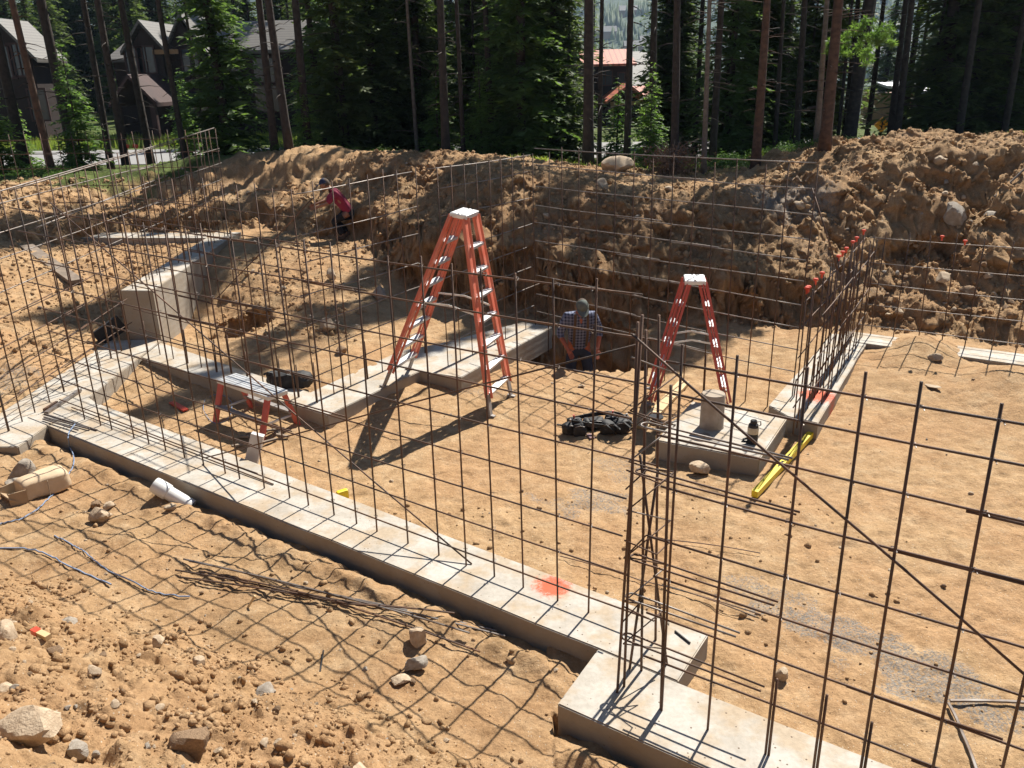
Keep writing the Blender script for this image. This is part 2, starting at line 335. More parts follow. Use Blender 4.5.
M['rebar'] = mat('rebar', (.15, .075, .04), .6, .3, col2=(.045, .032, .026), scale=3.5, bump=.3, bscale=300)
M['new_lit_bar'] = mat('new_lit_bar', (.27, .245, .225), .5, .45, col2=(.14, .10, .075), scale=9)  # pale steel for new bars, and sunlight painted onto mesh horizontals
M['orange_rail'] = mat('orange_rail', (.66, .23, .15), .55, col2=(.60, .13, .07), scale=6, bump=.1)
M['red_rail'] = mat('red_rail', (.56, .12, .09), .55, col2=(.48, .07, .05), scale=6)
M['alu'] = mat('alu', (.72, .72, .72), .45, .55, var=.25, scale=9)
M['grey_boot'] = mat('grey_boot', (.30, .27, .25), .6, 0.2, var=.3, scale=12)
M['black'] = mat('black', (.018, .017, .018), .7, var=.4, scale=18, bump=.4, bscale=30)
M['darkcloth'] = mat('darkcloth', (.02, .022, .028), .9, var=.3)
M['white_pvc'] = mat('white_pvc', (.68, .67, .64), .4, var=.06, scale=4)
M['white_card'] = mat('white_card', (.55, .52, .49), .7, var=.15, scale=7)
M['yellow'] = mat('yellow', (.80, .60, .02), .4, var=.12, scale=8)
M['paper'] = mat('paper', (.58, .44, .29), .85, col2=(.48, .35, .22), scale=7, bump=.6, bscale=8)
M['wood'] = mat('wood', (.60, .43, .22), .7, var=.2, scale=12)
M['oldwood'] = mat('oldwood', (.25, .19, .14), .85, var=.4, scale=10, bump=.4)
M['cable'] = mat('cable', (.22, .29, .42), .5, var=.2, scale=20)
M['orange_plastic'] = mat('orange_plastic', (.66, .075, .035), .4, var=.1)
M['rock'] = mat('rock', (.50, .39, .27), .9, col2=(.33, .235, .15), scale=3, bump=.6, bscale=14)
M['rockgrey'] = mat('rockgrey', (.36, .315, .26), .9, col2=(.23, .185, .14), scale=3, bump=.6, bscale=14)
M['rockbrown'] = mat('rockbrown', (.31, .20, .115), .95, col2=(.20, .125, .07), scale=9, bump=.9, bscale=22)
M['bark'] = mat('bark', (.06, .045, .036), .95, col2=(.025, .019, .016), scale=9, bump=.8, bscale=14)
M['redbark'] = mat('redbark', (.125, .07, .045), .95, col2=(.05, .03, .022), scale=7, bump=.8, bscale=14)
M['greybark'] = mat('greybark', (.20, .16, .13), .95, col2=(.10, .08, .065), scale=8, bump=.6, bscale=14)
M['needles'] = leafmat('needles', (.03, .052, .02), (.14, .175, .07), .48)
M['brightneedles'] = leafmat('brightneedles', (.08, .14, .045), (.18, .26, .08), .5)
M['litneedles'] = leafmat('litneedles', (.06, .10, .035), (.17, .24, .085), .5)  # lighter needle green, sunlit highlights painted into some spruces
M['shrub'] = leafmat('shrub', (.04, .09, .02), (.14, .22, .06), .4)
M['brownneedles'] = mat('brownneedles', (.20, .12, .075), .9, var=.4, scale=14)
M['asphalt'] = mat('asphalt', (.27, .26, .25), .9, var=.12, scale=3, bump=.3, bscale=90)
M['siding'] = mat('siding', (.024, .011, .007), .85, var=.35, scale=2)
M['redtrim'] = mat('redtrim', (.055, .024, .02), .8, var=.3, scale=2)
M['palewall'] = mat('palewall', (.30, .17, .08), .8, var=.2, scale=3)
M['glass'] = mat('glass', (.05, .06, .07), .2, .0, var=.3, scale=.6)
M['snowroof'] = mat('snowroof', (.50, .50, .55), .45, .3, var=.2, scale=3)
def roofmat(name, c, c2, axis='x', sc=3., bands=True):
    mt, n, b = newmat(name); tc = n.nodes.new('ShaderNodeTexCoord').outputs['Object']
    wv = n.nodes.new('ShaderNodeTexWave'); wv.inputs['Scale'].default_value = sc; wv.inputs['Distortion'].default_value = .3; wv.bands_direction = axis.upper(); n.links.new(tc, wv.inputs['Vector'])
    col = ramp(n, wv.outputs['Fac'], [(.1, c2), (.35, c)]); col = mix(n, .4, col, mix(n, 1, col, ramp(n, noise(n, 4, 5, tc), [(.3, (.7, .7, .7)), (.7, (1.1, 1.1, 1.1))]), 'MULTIPLY'))
    n.links.new(col, b.inputs['Base Color']); b.inputs['Roughness'].default_value = .6; return mt
M['greyroof'] = roofmat('greyroof', (.115, .103, .088), (.075, .067, .058), 'z', 2.2)
M['copperroof'] = roofmat('copperroof', (.48, .135, .07), (.28, .08, .045), 'x', .8)

# ------------------------------------------------------------------ GROUND: one sheet, fine near the site, out to the horizon
tf = np.concatenate([-np.geomspace(.72, 40, 60)[::-1], np.linspace(-.70, .70, 820), np.geomspace(.72, 40, 60)])
yy = [-2.8]; 
while yy[-1] < 3500:
    y_ = yy[-1]
    st = .35 if y_ < 1.2 else .026 if 11.2 < y_ < 18.5 else (.017 if y_ < 5 else (.017 * (y_ / 5) ** 1.25 if y_ < 20 else (y_ - 18) * .045 + .03))
    yy.append(y_ + st)
yy = np.array(yy); GX = (yy[:, None] + 3.0) * tf[None, :]; GY = np.repeat(yy[:, None], len(tf), 1)
GX = np.where(yy[:, None] > 300, GX * 1.0, GX)
GZ = Hf(GX, GY); nr, nc = GX.shape
idx = np.arange(nr * nc).reshape(nr, nc)
gy_ = np.gradient(GZ, axis=0) / np.gradient(yy)[:, None]; steep = sstep(.45, 1.4, np.abs(gy_)) * (GY > 9) * (GY < 20)
for _ in range(3): steep = (np.roll(steep, 1, 0) + steep * 2 + np.roll(steep, -1, 0)) / 4
GY0 = GY; GY = GY - steep * (.26 * fbm(GX * 1.5, GZ * 2.6, 3) + .10 * billow(GX * 5, GZ * 6, 3) + .03 * fbm(GX * 17, GZ * 17, 2)); GX = GX + steep * .05 * fbm(GX * 4 + 9, GZ * 5, 2)
F = np.stack([idx[:-1, :-1], idx[:-1, 1:], idx[1:, 1:], idx[1:, :-1]], -1).reshape(-1, 4)
gm = npmesh('ground', np.stack([GX, GY, GZ], -1).reshape(-1, 3), F)
def attr(me, nm, a): q = me.attributes.new(nm, 'FLOAT', 'POINT'); q.data.foreach_set('value', np.clip(a, 0, 1).astype(np.float32).ravel())
dd = base_d(GX, GY)
sub = .75 * sstep(-.2, .25, dd + .15 * fbm(GX * 2, GY * 2, 2)) * (1 - .8 * sstep(1.5, 3.5, dd)) * sstep(-3.5, -1.5, GX + .3 * fbm(GX, GY, 2)) * (1 - .75 * sstep(4.3, 5.6, GX)) + .22 * sstep(-3, -3.2, -np.abs(GX + 0) ) * 0
sub = np.maximum(sub, .45 * sstep(-.1, .2, dd) * (1 - sstep(.6, 1.2, dd)))
sub = np.maximum(sub, .6 * sstep(4.3, 5.6, GX) * sstep(-.2, .5, dd) * (.6 + .4 * fbm(GX * .9, GY * .9, 2)))
sub = np.maximum(sub, .42 * sstep(-.1, .3, (8.64 - GY) * .817 - (GX + 5.26) * .576) * (GY < 9) * (.7 + .5 * fbm(GX * 1.2, GY * 1.2, 3)))
attr(gm, 'subsoil_shade', sub)
def blob(c, rx, ry, ang, s=1.):
    ca, sa = math.cos(R(ang)), math.sin(R(ang)); X = GX - c.x; Y = GY - c.y; u = X * ca + Y * sa; v = -X * sa + Y * ca
    e = np.sqrt((u / rx) ** 2 + (v / ry) ** 2) + .55 * fbm(GX * 3, GY * 3, 4); return s * (1 - sstep(.55, 1.1, e))
gv = blob(at(590, 500, FL), .55, .33, -20, .75)
for c_, a_, b_, an, s_ in [((640, 470), .5, .35, -30, .6), ((470, 390), .55, .16, -25, .6), ((860, 640), .85, .26, -33, .85), ((940, 690), .8, .25, -33, .85), ((770, 590), .45, .2, -33, .7), ((790, 400), .2, .3, 0, .5), ((85, 395), .3, .6, 0, .6), ((20, 400), .3, .5, 0, .7)]:
    gv = np.maximum(gv, blob(at(c_[0], c_[1], FL), a_, b_, an, s_))
gv = np.maximum(gv, .5 * sstep(0, .6, dd) * sstep(.1, .5, fbm(GX * .8 + 3, GY * .8, 3)) * (GY < 22))
gv = np.maximum(gv, .9 * (1 - sstep(.25, .6, np.hypot((GX - 4.9) / 1.3, (GY - 14.6) / .9) * .6)))
attr(gm, 'gravel', .6 * gv * (GY < 24))
edge = lerp(GX, [-30, -8, -5, -2, 1, 3, 5, 30], [18.4, 19.0, 22.5, 22.0, 19.3, 17.2, 17.2, 20]); edge = np.where(GX > 5.2, 18.5, edge)
attr(gm, 'forest', sstep(-.35, .35, GY - edge + .8 * fbm(GX * .9, GY * .9, 3)))
g = link('ground', gm, M['soil']); tag(g, kind='structure')

# ------------------------------------------------------------------ ROAD
def strip(name, cl, wid, dz, m_, res=2.0):
    v = []; f = []
    for i, (x, y) in enumerate(cl):
        a = cl[max(i - 1, 0)]; b = cl[min(i + 1, len(cl) - 1)]; t = Vector((b[0] - a[0], b[1] - a[1])).normalized(); nn = Vector((-t.y, t.x))
        for k in range(5):
            o = (k / 4 - .5) * wid; X = x + nn.x * o; Y = y + nn.y * o; v.append((X, Y, float(Hf(np.array([X]), np.array([Y]))[0]) + dz))
    for i in range(len(cl) - 1):
        for k in range(4): a = i * 5 + k; f.append((a, a + 1, a + 6, a + 5))
    return pydata(name, v, f, m_)
tag(strip('road', [(x, 33.0 - .10 * x + .0009 * (x + 2) ** 2) for x in range(-70, 71, 2)], 7.0, .02, M['asphalt']), kind='structure')

# ------------------------------------------------------------------ FOOTINGS
def footing(poly, z0, z1, label, name='concrete_footing'):
    pts = []
    for i in range(len(poly)):                                  # slight waviness of hand-set forms
        a = Vector(poly[i]); b = Vector(poly[(i + 1) % len(poly)]); n = max(1, int((b - a).length / .5))
        for k in range(n):
            p = a.lerp(b, k / n)
            if k: p = p + Vector((random.uniform(-.007, .007), random.uniform(-.007, .007)))
            pts.append((p.x, p.y))
    o = bmobj(name, prism(pts, z0, z1, .008), M['concrete']); return tag(o, label, 'footing', 'concrete footings')
A0 = Vector((-5.26, 8.64)); A1 = Vector((.53, 4.56)); u = (A1 - A0).normalized(); nv = Vector((-u.y, u.x))
B1 = Vector((1.30, 4.68)); B2 = Vector((1.0, 4.22)); 
footing([A0, A1, Vector((1.0, 4.22)), B1, Vector((-4.95, 9.28))], -.34, 0, 'long front concrete footing with the orange paint mark and rebar wall standing on it')
Dp = Vector((.23, 4.05)); e2 = Vector((math.cos(R(-34.4)), math.sin(R(-34.4))))
footing([Dp, Vector((.532, 4.556)), Vector((.998, 4.216)), Vector((1.0, 4.214)) + e2 * 6, Dp + e2 * 6.6], -.36, -.003, 'near concrete footing at the bottom right that juts out below the column cage')
footing([(-5.2, 9.52), (-5.22, 11.9), (-6.0, 11.9), (-6.05, 8.1), (-5.28, 8.08), (-5.262, 8.65), (-4.96, 9.26)], -.34, .004, 'left concrete footing with a stepped spill corner beside the paper bag')
footing([(-5.19, 11.06), (-2.12, 8.77), (-1.2, 10.2), (-.65, 9.92), (.63, 12.07), (.18, 12.38), (-1.05, 11.36), (-1.55, 11.1), (-2.48, 9.52), (-5.19, 11.75)], -.34, 0, 'middle zigzag concrete footing under the tall ladder and the black tool bag')
footing([(-5.24, 11.9), (-5.42, 16.3), (-5.38, 16.75), (-5.92, 16.8), (-5.74, 11.97)], -.3, .75, 'high stepped concrete footing wall with square end at the back left')
footing([(-5.93, 16.75), (-5.90, 16.2), (-8.9, 16.6), (-8.9, 17.2)], .3, .747, 'rear left concrete footing arm half buried beside the dirt trench')
footing([(2.93, 8.76), (3.04, 8.43), (3.30, 8.22), (5.12, 11.24), (4.64, 11.42)], -.34, -.006, 'right concrete footing strip with orange paint under the leaning capped bars')
ra = Vector((4.75, 11.6)); re = Vector((math.cos(R(-33)), math.sin(R(-33)))); rn = Vector((-re.y, re.x))
footing([ra - rn * .0 + re * .1, ra + re * 5, ra + re * 5 - rn * .5, ra - rn * .5 + re * .35], -.34, .0035, 'back right concrete footing mostly covered by loose dirt below the heap')
# pad with round pier stub
pad = empty('pier_pad', (2.24, 8.1, 0)); tag(pad, 'square concrete pad with a round pier stub and a bottle on it', 'pad footing')
bm = prism([(1.48 - 2.24, 7.87 - 8.1), (2.42 - 2.24, 7.36 - 8.1), (3.01 - 2.24, 8.36 - 8.1), (2.09 - 2.24, 8.93 - 8.1)], -.42, 0, .012)
bmobj('pad_base', bm, M['concrete'], pad)
pc = at(714, 431, 0) - Vector((2.24, 8.1, 0)) + Vector((0, .12, 0)); pr = []
mb = MB(); mb.lathe([(.134, -.01), (.127, .02), (.125, .2), (.126, .37), (.118, .385)], pc, 28); mb.build('pier_stub', mat('piercon', (.40, .33, .26), .9, col2=(.27, .21, .15), scale=9, bump=.4), pad, True)

# ------------------------------------------------------------------ REBAR
def bar(name, pts, r, parent, mt='rebar', n=6):
    mb = MB(); mb.tube(pts, r, n); o = mb.build(name, M[mt], parent)
    o.data.polygons.foreach_set('use_smooth', [True] * len(o.data.polygons)); return o
def sag(a, b, k=.006, n=6):
    a, b = Vector(a), Vector(b); L = (b - a).length; ph = random.uniform(0, 6); out = []
    for i in range(n + 1):
        t = i / n; p = a.lerp(b, t); p.z += k * math.sin(ph + t * 5) - .004 * L * math.sin(math.pi * t) * .3; out.append(p)
    return out
class Grid:
    def __init__(s, P0, P1, label, rad=.0074, off=.014):
        s.P0 = Vector((P0[0], P0[1], 0)); s.P1 = Vector((P1[0], P1[1], 0)); s.u = (s.P1 - s.P0).normalized(); s.L = (s.P1 - s.P0).length
        s.n = Vector((-s.u.y, s.u.x, 0)); s.r = rad; s.off = off
        s.root = empty('rebar_grid', s.P0); tag(s.root, label, 'rebar grid', 'rebar grids on the footings')
    def p(s, a, z, o=0.): return s.u * a + s.n * o + Vector((0, 0, z))
    def px(s, x, y):
        d = ray(x, y); C = Vector((0, 0, CAMZ)); t = (s.P0 - C).dot(s.n) / d.dot(s.n); P = C + d * t; return (P - s.P0).dot(s.u), P.z
    def vert(s, ss, z0, z1, lean=.012, dowel=.0):
        for a in ss:
            l = random.gauss(0, lean); l2 = random.gauss(0, lean * .6); zt = z1 + random.uniform(-.03, .05) if not callable(z1) else z1(a)
            bar('vertical_bar', [s.p(a, z0), s.p(a + l * .4, z0 + (zt - z0) * .5, l2 * .7), s.p(a + l, zt, l2)], s.r, s.root)
            if random.random() < dowel:
                bar('dowel_bar', [s.p(a + .018, z0), s.p(a + .018 + l * .3, z0 + random.uniform(.45, .62), .006)], s.r * 1.05, s.root)
    def hor(s, zs, a0=None, a1=None, jit=.012, rnd=0.0, mt='rebar'):
        for z in zs:
            q0 = (0 if a0 is None else a0) + random.uniform(-1, 1) * rnd; q1 = (s.L if a1 is None else a1) + random.uniform(-1, 1) * rnd
            za = z + random.uniform(-jit, jit); zb = z + random.uniform(-jit, jit)
            L = abs(q1 - q0)
            if L > 3.5 and random.random() < .8:                # two lapped bars
                c = q0 + (q1 - q0) * random.uniform(.35, .65); ov = .35; zc = (za + zb) / 2
                bar('horizontal_bar', sag(s.p(q0, za, s.off), s.p(c + ov, zc, s.off)), s.r * .9, s.root, mt)
                bar('horizontal_bar', sag(s.p(c - ov, zc - .018, s.off), s.p(q1, zb, s.off)), s.r * .9, s.root, mt)
            else: bar('horizontal_bar', sag(s.p(q0, za, s.off), s.p(q1, zb, s.off)), s.r * .9, s.root, mt)
    def ties(s, As, Zs):
        mb = MB()
        for a in As:
            for z in Zs:
                if random.random() < .25: continue
                c = s.p(a + random.uniform(-.01, .01), z, s.off * .5); e = Vector((random.uniform(-1, 1), random.uniform(-1, 1), random.uniform(-1, 1))).normalized() * .02
                mb.tube([c - s.u * .014 + Vector((0, 0, .012)) - s.n * .012, c + s.n * .02, c + s.u * .014 - Vector((0, 0, .012)) - s.n * .012], .003, 4); mb.tube([c - s.n * .012, c - s.n * .012 + e], .0025, 4)
        tag(mb.build('tie_wire', M['new_lit_bar'], s.root), kind='stuff')
    def brace(s, a, b, off=.035):
        bar('diagonal_brace', sag(s.p(*a, off), s.p(*b, off), .01), s.r * .95, s.root)
def sp(a, b, n): return [a + (b - a) * i / (n - 1) for i in range(n)]
# front wall
f0 = at(112, 430, 0); f1 = at(557.7, 600.6, 0); g1 = Grid(f0.xy, f1.xy, 'long front rebar wall mesh standing along the near footing up to the column cage')
feet = [(80.5, 421), (100, 426), (112, 430), (135.5, 438), (147, 445), (163.5, 451.5), (183, 458.5), (201.5, 466), (222, 475), (239.5, 479), (265, 488), (284, 501), (309, 505), (331.6, 516.5), (356, 524), (376, 532), (407, 544), (437, 556.5), (467, 565), (492.5, 578), (521.5, 589), (557.7, 600.6), (586.4, 614.4)]
g1.vert([(at(a, b, 0) - g1.P0).dot(g1.u) for a, b in feet], -.05, 2.42, .015, .0)
ZF = [.14, .42, .71, .98, 1.26, 1.55, 1.81, 2.09, 2.36]
g1.hor(ZF, -1.1, 6.45, .02, .12)
g1.ties([(at(a, b, 0) - g1.P0).dot(g1.u) for a, b in feet], ZF)
g1.brace(g1.px(47, 204), g1.px(469, 566)); 
g1.brace((g1.px(200, 456)[0], .06), g1.px(640, 345), .05); g1.brace((-1.0, .03), (2.6, .02), .09)
# right wall
r0 = at(661.6, 710, 0); g2 = Grid(r0.xy, (r0.xy + Vector((math.cos(R(-34.4)), math.sin(R(-34.4)))) * 4), 'near right rebar wall mesh on the bottom right footing with open bays')
g2.vert([0, .29, .63, .89, 1.12, 1.44], -.05, 2.30, .01, .45)
g2.vert([g2.px(932, 768)[0] + k for k in (.0, .28, .56, .86, 1.15)][1:], -.05, 2.3, .01, .8)
g2.hor([.33, .63, .91, 1.16, 1.48, 1.77, 2.02, 2.2], -.1, 3.6, .008, .05)
g2.ties([0, .29, .63, .89, 1.12, 1.44], [.33, .63, .91, 1.16, 1.48, 1.77, 2.02, 2.2])
g2.brace(g2.px(635, 332), g2.px(1024, 671), -.03)
# cage where the two walls meet
cage = empty('column_cage', (at(641, 685, 0).x, at(641, 685, 0).y, 0)); tag(cage, 'tall narrow rebar column cage with hairpin ties between the two front walls', 'rebar cage')
cp = cage.location.copy()
def rel(v): return Vector(v) - cp
cpost = [((617, 692), (643, 296), 2.30), ((624, 686), (638, 322), 2.12), ((641.5, 670), (646, 330), 2.12), ((655.7, 640), (659, 315), 2.2), ((661, 708), (671, 385), 1.85), ((629, 668), (658, 470), 1.3), ((668, 664), (640, 455), 1.3)]
CB = []
for (fx, fy), (tx_, ty_), zt in cpost:
    a = at(fx, fy, 0); gq = Grid.px
    d = ray(tx_, ty_); t = (a.y - .0) / d.y; b = Vector((d.x * t, a.y, CAMZ + d.z * t)); b.z = min(b.z, 2.42)
    bar('vertical_bar', [rel(a) - Vector((0, 0, .05)), rel(b)], .009, cage); CB.append((a, b))
for i, z in enumerate([.33, .63, .91, 1.48, 1.77]):
    s0 = at(626, 680, 0); base = s0 + Vector((0, 0, z)) + g2.u * .02 * i; e = g2.u * (.75 + random.uniform(-.1, .15))
    n_ = g2.n; pts = [base + e - n_ * .035]
    for k in range(7): an = math.pi * k / 6; pts.append(base - g2.u * .035 * math.sin(an) - n_ * .035 * math.cos(an))
    pts.append(base + e + n_ * .035 + Vector((0, 0, -.02))); bar('hairpin_tie', [rel(q) for q in pts], .0062, cage, 'new_lit_bar' if i in (1, 4) else 'rebar')
for i in range(13):
    z = .15 + i * .155; a = at(622, 684, 0); b = at(663, 668, 0); p, q = (a, b) if i % 2 else (b, a)
    bar('lacing_wire', [rel(Vector((p.x, p.y, z))), rel(Vector((q.x, q.y, z + .155)))], .0045, cage, 'new_lit_bar' if i % 3 == 0 else 'rebar')
for i, z in enumerate([.5, .95, 1.4, 1.75]):
    q = [at(620, 690, 0), at(641, 668, 0), at(664, 680, 0), at(650, 702, 0)]; q.append(q[0]); bar('hoop_tie', [rel(Vector((v.x, v.y, z + .03 * k))) for k, v in enumerate(q)], .005, cage)
# left wall
g3 = Grid((-5.62, 8.45), (-5.55, 16.7), 'tall rebar mesh running back along the left footing and its high step')
g3.vert([.05, .33, .6, .93, 1.27, 1.6, 1.93, 2.25, 2.57, 2.9, 3.2], -.05, 2.55, .03, .4); g3.vert([3.6 + .3 * i for i in range(16)], .7, lambda a: 2.6 + .02 * a, .02, .0)
g3.hor([.3, .62, .9, 1.2], -.5, 3.4, .03); g3.hor([1.5, 1.8, 2.1, 2.4], -.3, 8.2, .03, .1, 'new_lit_bar')
bar('horizontal_bar', sag(g3.p(.3, 2.49, .014), g3.p(8.1, 2.78, .014)), .009, g3.root, 'new_lit_bar'); bar('horizontal_bar', sag(g3.p(1.2, 2.5, .05), g3.p(6.1, 2.66, .05)), .009, g3.root, 'new_lit_bar')
bar('horizontal_bar', sag(g3.p(1.5, 2.02, .03), g3.p(5.6, 2.17, .03)), .009, g3.root, 'new_lit_bar')
g3b = Grid((-5.58, 16.75), (-13.5, 18.2), 'rear left rebar mesh above the half buried footing arm')
g3b.vert([.35 * i for i in range(1, 20)], .7, 2.72, .02); g3b.hor([1.0, 1.35, 1.7, 2.0, 2.3, 2.6], None, None, .03)
# middle walls
g4 = Grid((-5.35, 11.45), (-2.33, 9.17), 'rebar mesh on the middle footing behind the orange work platform')
g4.vert(sp(.15, g4.L, 12), -.05, 2.5, .02, .3); g4.hor([.3, .6, .95, 1.3, 1.6, 1.9, 2.2], .0, None, .025, .05); g4.hor([2.47], 3.1, None, .01)
g4.brace(g4.px(310, 198), g4.px(214, 300)); g4.brace((g4.L - .3, .7), (g4.L - 1.4, .3))
g5 = Grid((-2.33, 9.17), (-1.2, 10.95), 'rebar mesh turning back beside the left legs of the tall ladder')
g5.vert(sp(.3, g5.L, 7), -.05, 2.5, .02, .3); g5.hor([.3, .6, .95, 1.3, 1.65, 2.0, 2.43], None, None, .03, .05, 'new_lit_bar')
g6 = Grid((-.95, 10.2), (.38, 12.2), 'rebar mesh in shade behind the right legs of the tall ladder')
g6.vert(sp(.2, g6.L, 9), -.05, 2.55, .02); g6.hor([2.55, 2.3, 1.95, 1.55, 1.2, .9, .6, .3], None, None, .03, .25, 'new_lit_bar')
# rear wall of bars in front of the cut bank
g7 = Grid((.38, 11.95), (3.28, 9.02), 'wide rear rebar mesh standing in front of the shaded bank and the small ladder')
g7.vert(sp(.25, g7.L - .0, 14), -.3, 2.62, .02, .2)
z7 = [sum(g7.px(*q)[1] for q in pr_) / 2 for pr_ in [((560, 151), (811, 164)), ((620, 175), (803, 186)), ((620, 195.6), (806, 212)), ((628, 219), (795, 237)), ((631, 238), (798, 257)), ((653, 260), (795, 280)), ((650, 280), (792, 301.5)), ((718, 312), (792, 324))]]
g7.hor(z7 + [.55, .3], None, None, .02, .02, 'new_lit_bar')  # paler steel puts the sun on these bars into their colour
# right side wall with capped bars
g8 = Grid((2.95, 8.0), (4.88, 11.25), 'dense low rebar mesh along the right footing with orange caps on its tips')
s8 = sp(.05, g8.L, 22); g8.vert(s8, -.05, 1.5, .03, .3); g8.hor([.28, .55, .85, 1.12, 1.42], None, None, .03, .04)
g8b = Grid((3.07, 7.98), (4.98, 11.2), 'second layer of low rebar close behind the capped bars', off=-.014); g8b.vert(sp(.9, g8b.L, 11), -.05, 1.42, .06); g8b.hor([.4, .75, 1.2], .2, None, .05)
g9 = Grid((4.98, 11.42), (9.0, 8.82), 'low rebar mesh along the back right footing in front of the dirt heap')
s9 = [.2, .5, .83, 1.12, 1.4, 1.72, 2.0, 2.32, 2.62, 2.9, 3.2, 3.5]; g9.vert(s9, -.1, 1.48, .03); g9.hor([.14, .42, .72, 1.03, 1.38], .02, None, .02, 0., 'new_lit_bar')
bar('corner_bar', [g8.p(*g8.px(806, 158)), g8.p(*g8.px(793, 300))], .008, g8.root) if False else None
bar('diagonal_brace', [g7.p(*g7.px(812, 188)), g7.p(*g7.px(838, 270))], .008, g7.root)
# orange safety caps
def cap_proto():
    mb = MB(); mb.lathe([(.011, -.035), (.013, 0), (.013, .008), (.026, .012), (.028, .026), (.021, .034)], (0, 0, 0), 12); return mb.build('rebar_cap', M['orange_plastic'], None, True)
cp0 = cap_proto(); caps = []
for i, (a, z) in enumerate([(g8.px(797, 291)), (g8.px(803, 287)), (g8.px(809, 283)), (g8.px(816, 278)), (g8.px(822, 275)), (g8.px(838, 263)), (g8.px(842, 259)), (g8.px(846, 253)), (g8.px(852, 250)), (g8.px(856, 245)), (g8.px(863, 238))]):
    c = cp0 if i == 0 else cp0.copy()
    if i: COL.objects.link(c)
    a = max(0.0, a); c.location = g8.p(a, 1.53); c.parent = g8.root
for q, lab in (((942, 238), 'orange safety cap on the left of the two capped bars before the heap'), ((965, 242.5), 'orange safety cap on the right of the two capped bars before the heap')):
    c = cp0.copy(); COL.objects.link(c); a, z = g9.px(*q); c.location = g9.p(a, max(z, 1.4)); c.parent = g9.root

# ------------------------------------------------------------------ LADDERS
def ladder(feetL, feetR, zL, zR, h, steps, label, railm, capw=(.36, .16), lowboot=.22):
    a = [at(*p, zL) for p in feetL]; b = [at(*p, zR) for p in feetR]; mctr = (a[0] + a[1] + b[0] + b[1]) / 4
    spv = (b[0] + b[1] - a[0] - a[1]) / 2; S = spv.length; X = spv.normalized(); Wv = (a[1] - a[0]) + (b[1] - b[0]); Wv -= X * Wv.dot(X); W = Wv.length / 2; Y = Wv.normalized(); Z = X.cross(Y)
    root = empty('step_ladder', mctr); root.matrix_world = Matrix((X, Y, Z)).transposed().to_4x4() @ Matrix.Identity(4); root.location = mctr
    tag(root, label, 'step ladder')
    tw = capw[0]; topx = capw[1] / 2
    for sx in (-1, 1):
        for sy in (-1, 1):
            f_ = Vector((sx * S / 2, sy * W / 2, 0)); t_ = Vector((sx * topx * .75, sy * tw / 2 * .9, h))
            dirv = (t_ - f_); k = lowboot / dirv.length; bp_ = f_.lerp(t_, k)
            # C-shaped fibreglass rail: web and two flanges
            nX = Vector((1, 0, 0)); 
            mb = MB(); mb.beam(bp_, t_, .012, .084, (0, 1, 0)); o_ = Vector((0, -sy * .014, 0))
            side = dirv.normalized().cross(Vector((0, 1, 0))).normalized()
            mb.beam(bp_ + o_ + side * .038, t_ + o_ + side * .038, .030, .007, (0, 1, 0)); mb.beam(bp_ + o_ - side * .038, t_ + o_ - side * .038, .030, .007, (0, 1, 0))
            # thin web lies in the side plane
            rail = mb.build('side_rail', M[railm], root)
            mb = MB(); mb.beam(f_, f_.lerp(t_, k * 1.25), .022, .08, (0, 1, 0)); mb.beam(f_ + Vector((0, 0, .012)) - Vector((.05, 0, 0)), f_ + Vector((.05, 0, .012)), .05, .022); mb.build('foot', M['grey_boot'], rail)
            if sx * sy < 0 or True:
                c_ = f_.lerp(t_, .62 if sx > 0 else .5); dr = (t_ - f_).normalized(); mb = MB(); mb.beam(c_ - dr * .09 + Vector((0, sy * .0085, 0)), c_ + dr * .09 + Vector((0, sy * .0085, 0)), .004, .05, (0, 1, 0)); mb.build('sticker', M['grey_boot'] if sx > 0 else M['black'], rail)
    for sx in (-1, 1):
        for i in range(steps):
            z = .30 * (i + 1) * (h / (.305 * (steps + 1))); t = z / h; x = sx * (S / 2 * (1 - t) + topx * .75 * t); wd = W * (1 - t) + tw * .9 * t
            mb = MB(); mb.box((x, 0, z), (.085, wd - .03, .005)); mb.box((x - .04, 0, z - .014), (.004, wd - .03, .028)); mb.box((x + .04, 0, z - .014), (.004, wd - .03, .028))
            for k in range(5): mb.box((x - .03 + k * .015, 0, z + .0035), (.005, wd - .04, .003))
            o = mb.build('step', M['alu'], root)
        x0 = sx * (S / 2 * .87 + topx * .1); 
    mb = MB(); mb.box((0, 0, h + .012), (capw[1], capw[0], .05), bev=.008); mb.box((0, 0, h + .04), (capw[1] * .1, capw[0] * .96, .01))
    mb.box((-capw[1] * .3, 0, h + .039), (capw[1] * .3, capw[0] * .94, .006)); mb.box((capw[1] * .3, 0, h + .039), (capw[1] * .3, capw[0] * .94, .006)); mb.build('top_cap', M['alu'], root)
    for sy in (-1, 1):
        mb = MB(); z = h * .52; t = z / h; x = S / 2 * (1 - t); y = sy * (W / 2 * (1 - t) + tw / 2 * t - .03)
        mb.beam((-x, y, z), (0, y, z + .04), .004, .022); mb.beam((0, y, z + .04), (x, y, z), .004, .022)
        mb.build('spreader_bar', M['alu'], root)
    return root
ladder([(384, 386), (409, 370)], [(489, 417), (513, 396)], 0, -.215, 2.24, 7, 'tall orange twin-sided step ladder with silver cap standing over the middle footing', 'orange_rail', (.36, .21))
ladder([(640, 404), (660, 390)], [(718, 408), (734, 391)], -.17, -.17, 1.47, 5, 'shorter red step ladder standing behind the square pad', 'red_rail', (.32, .24), .05)
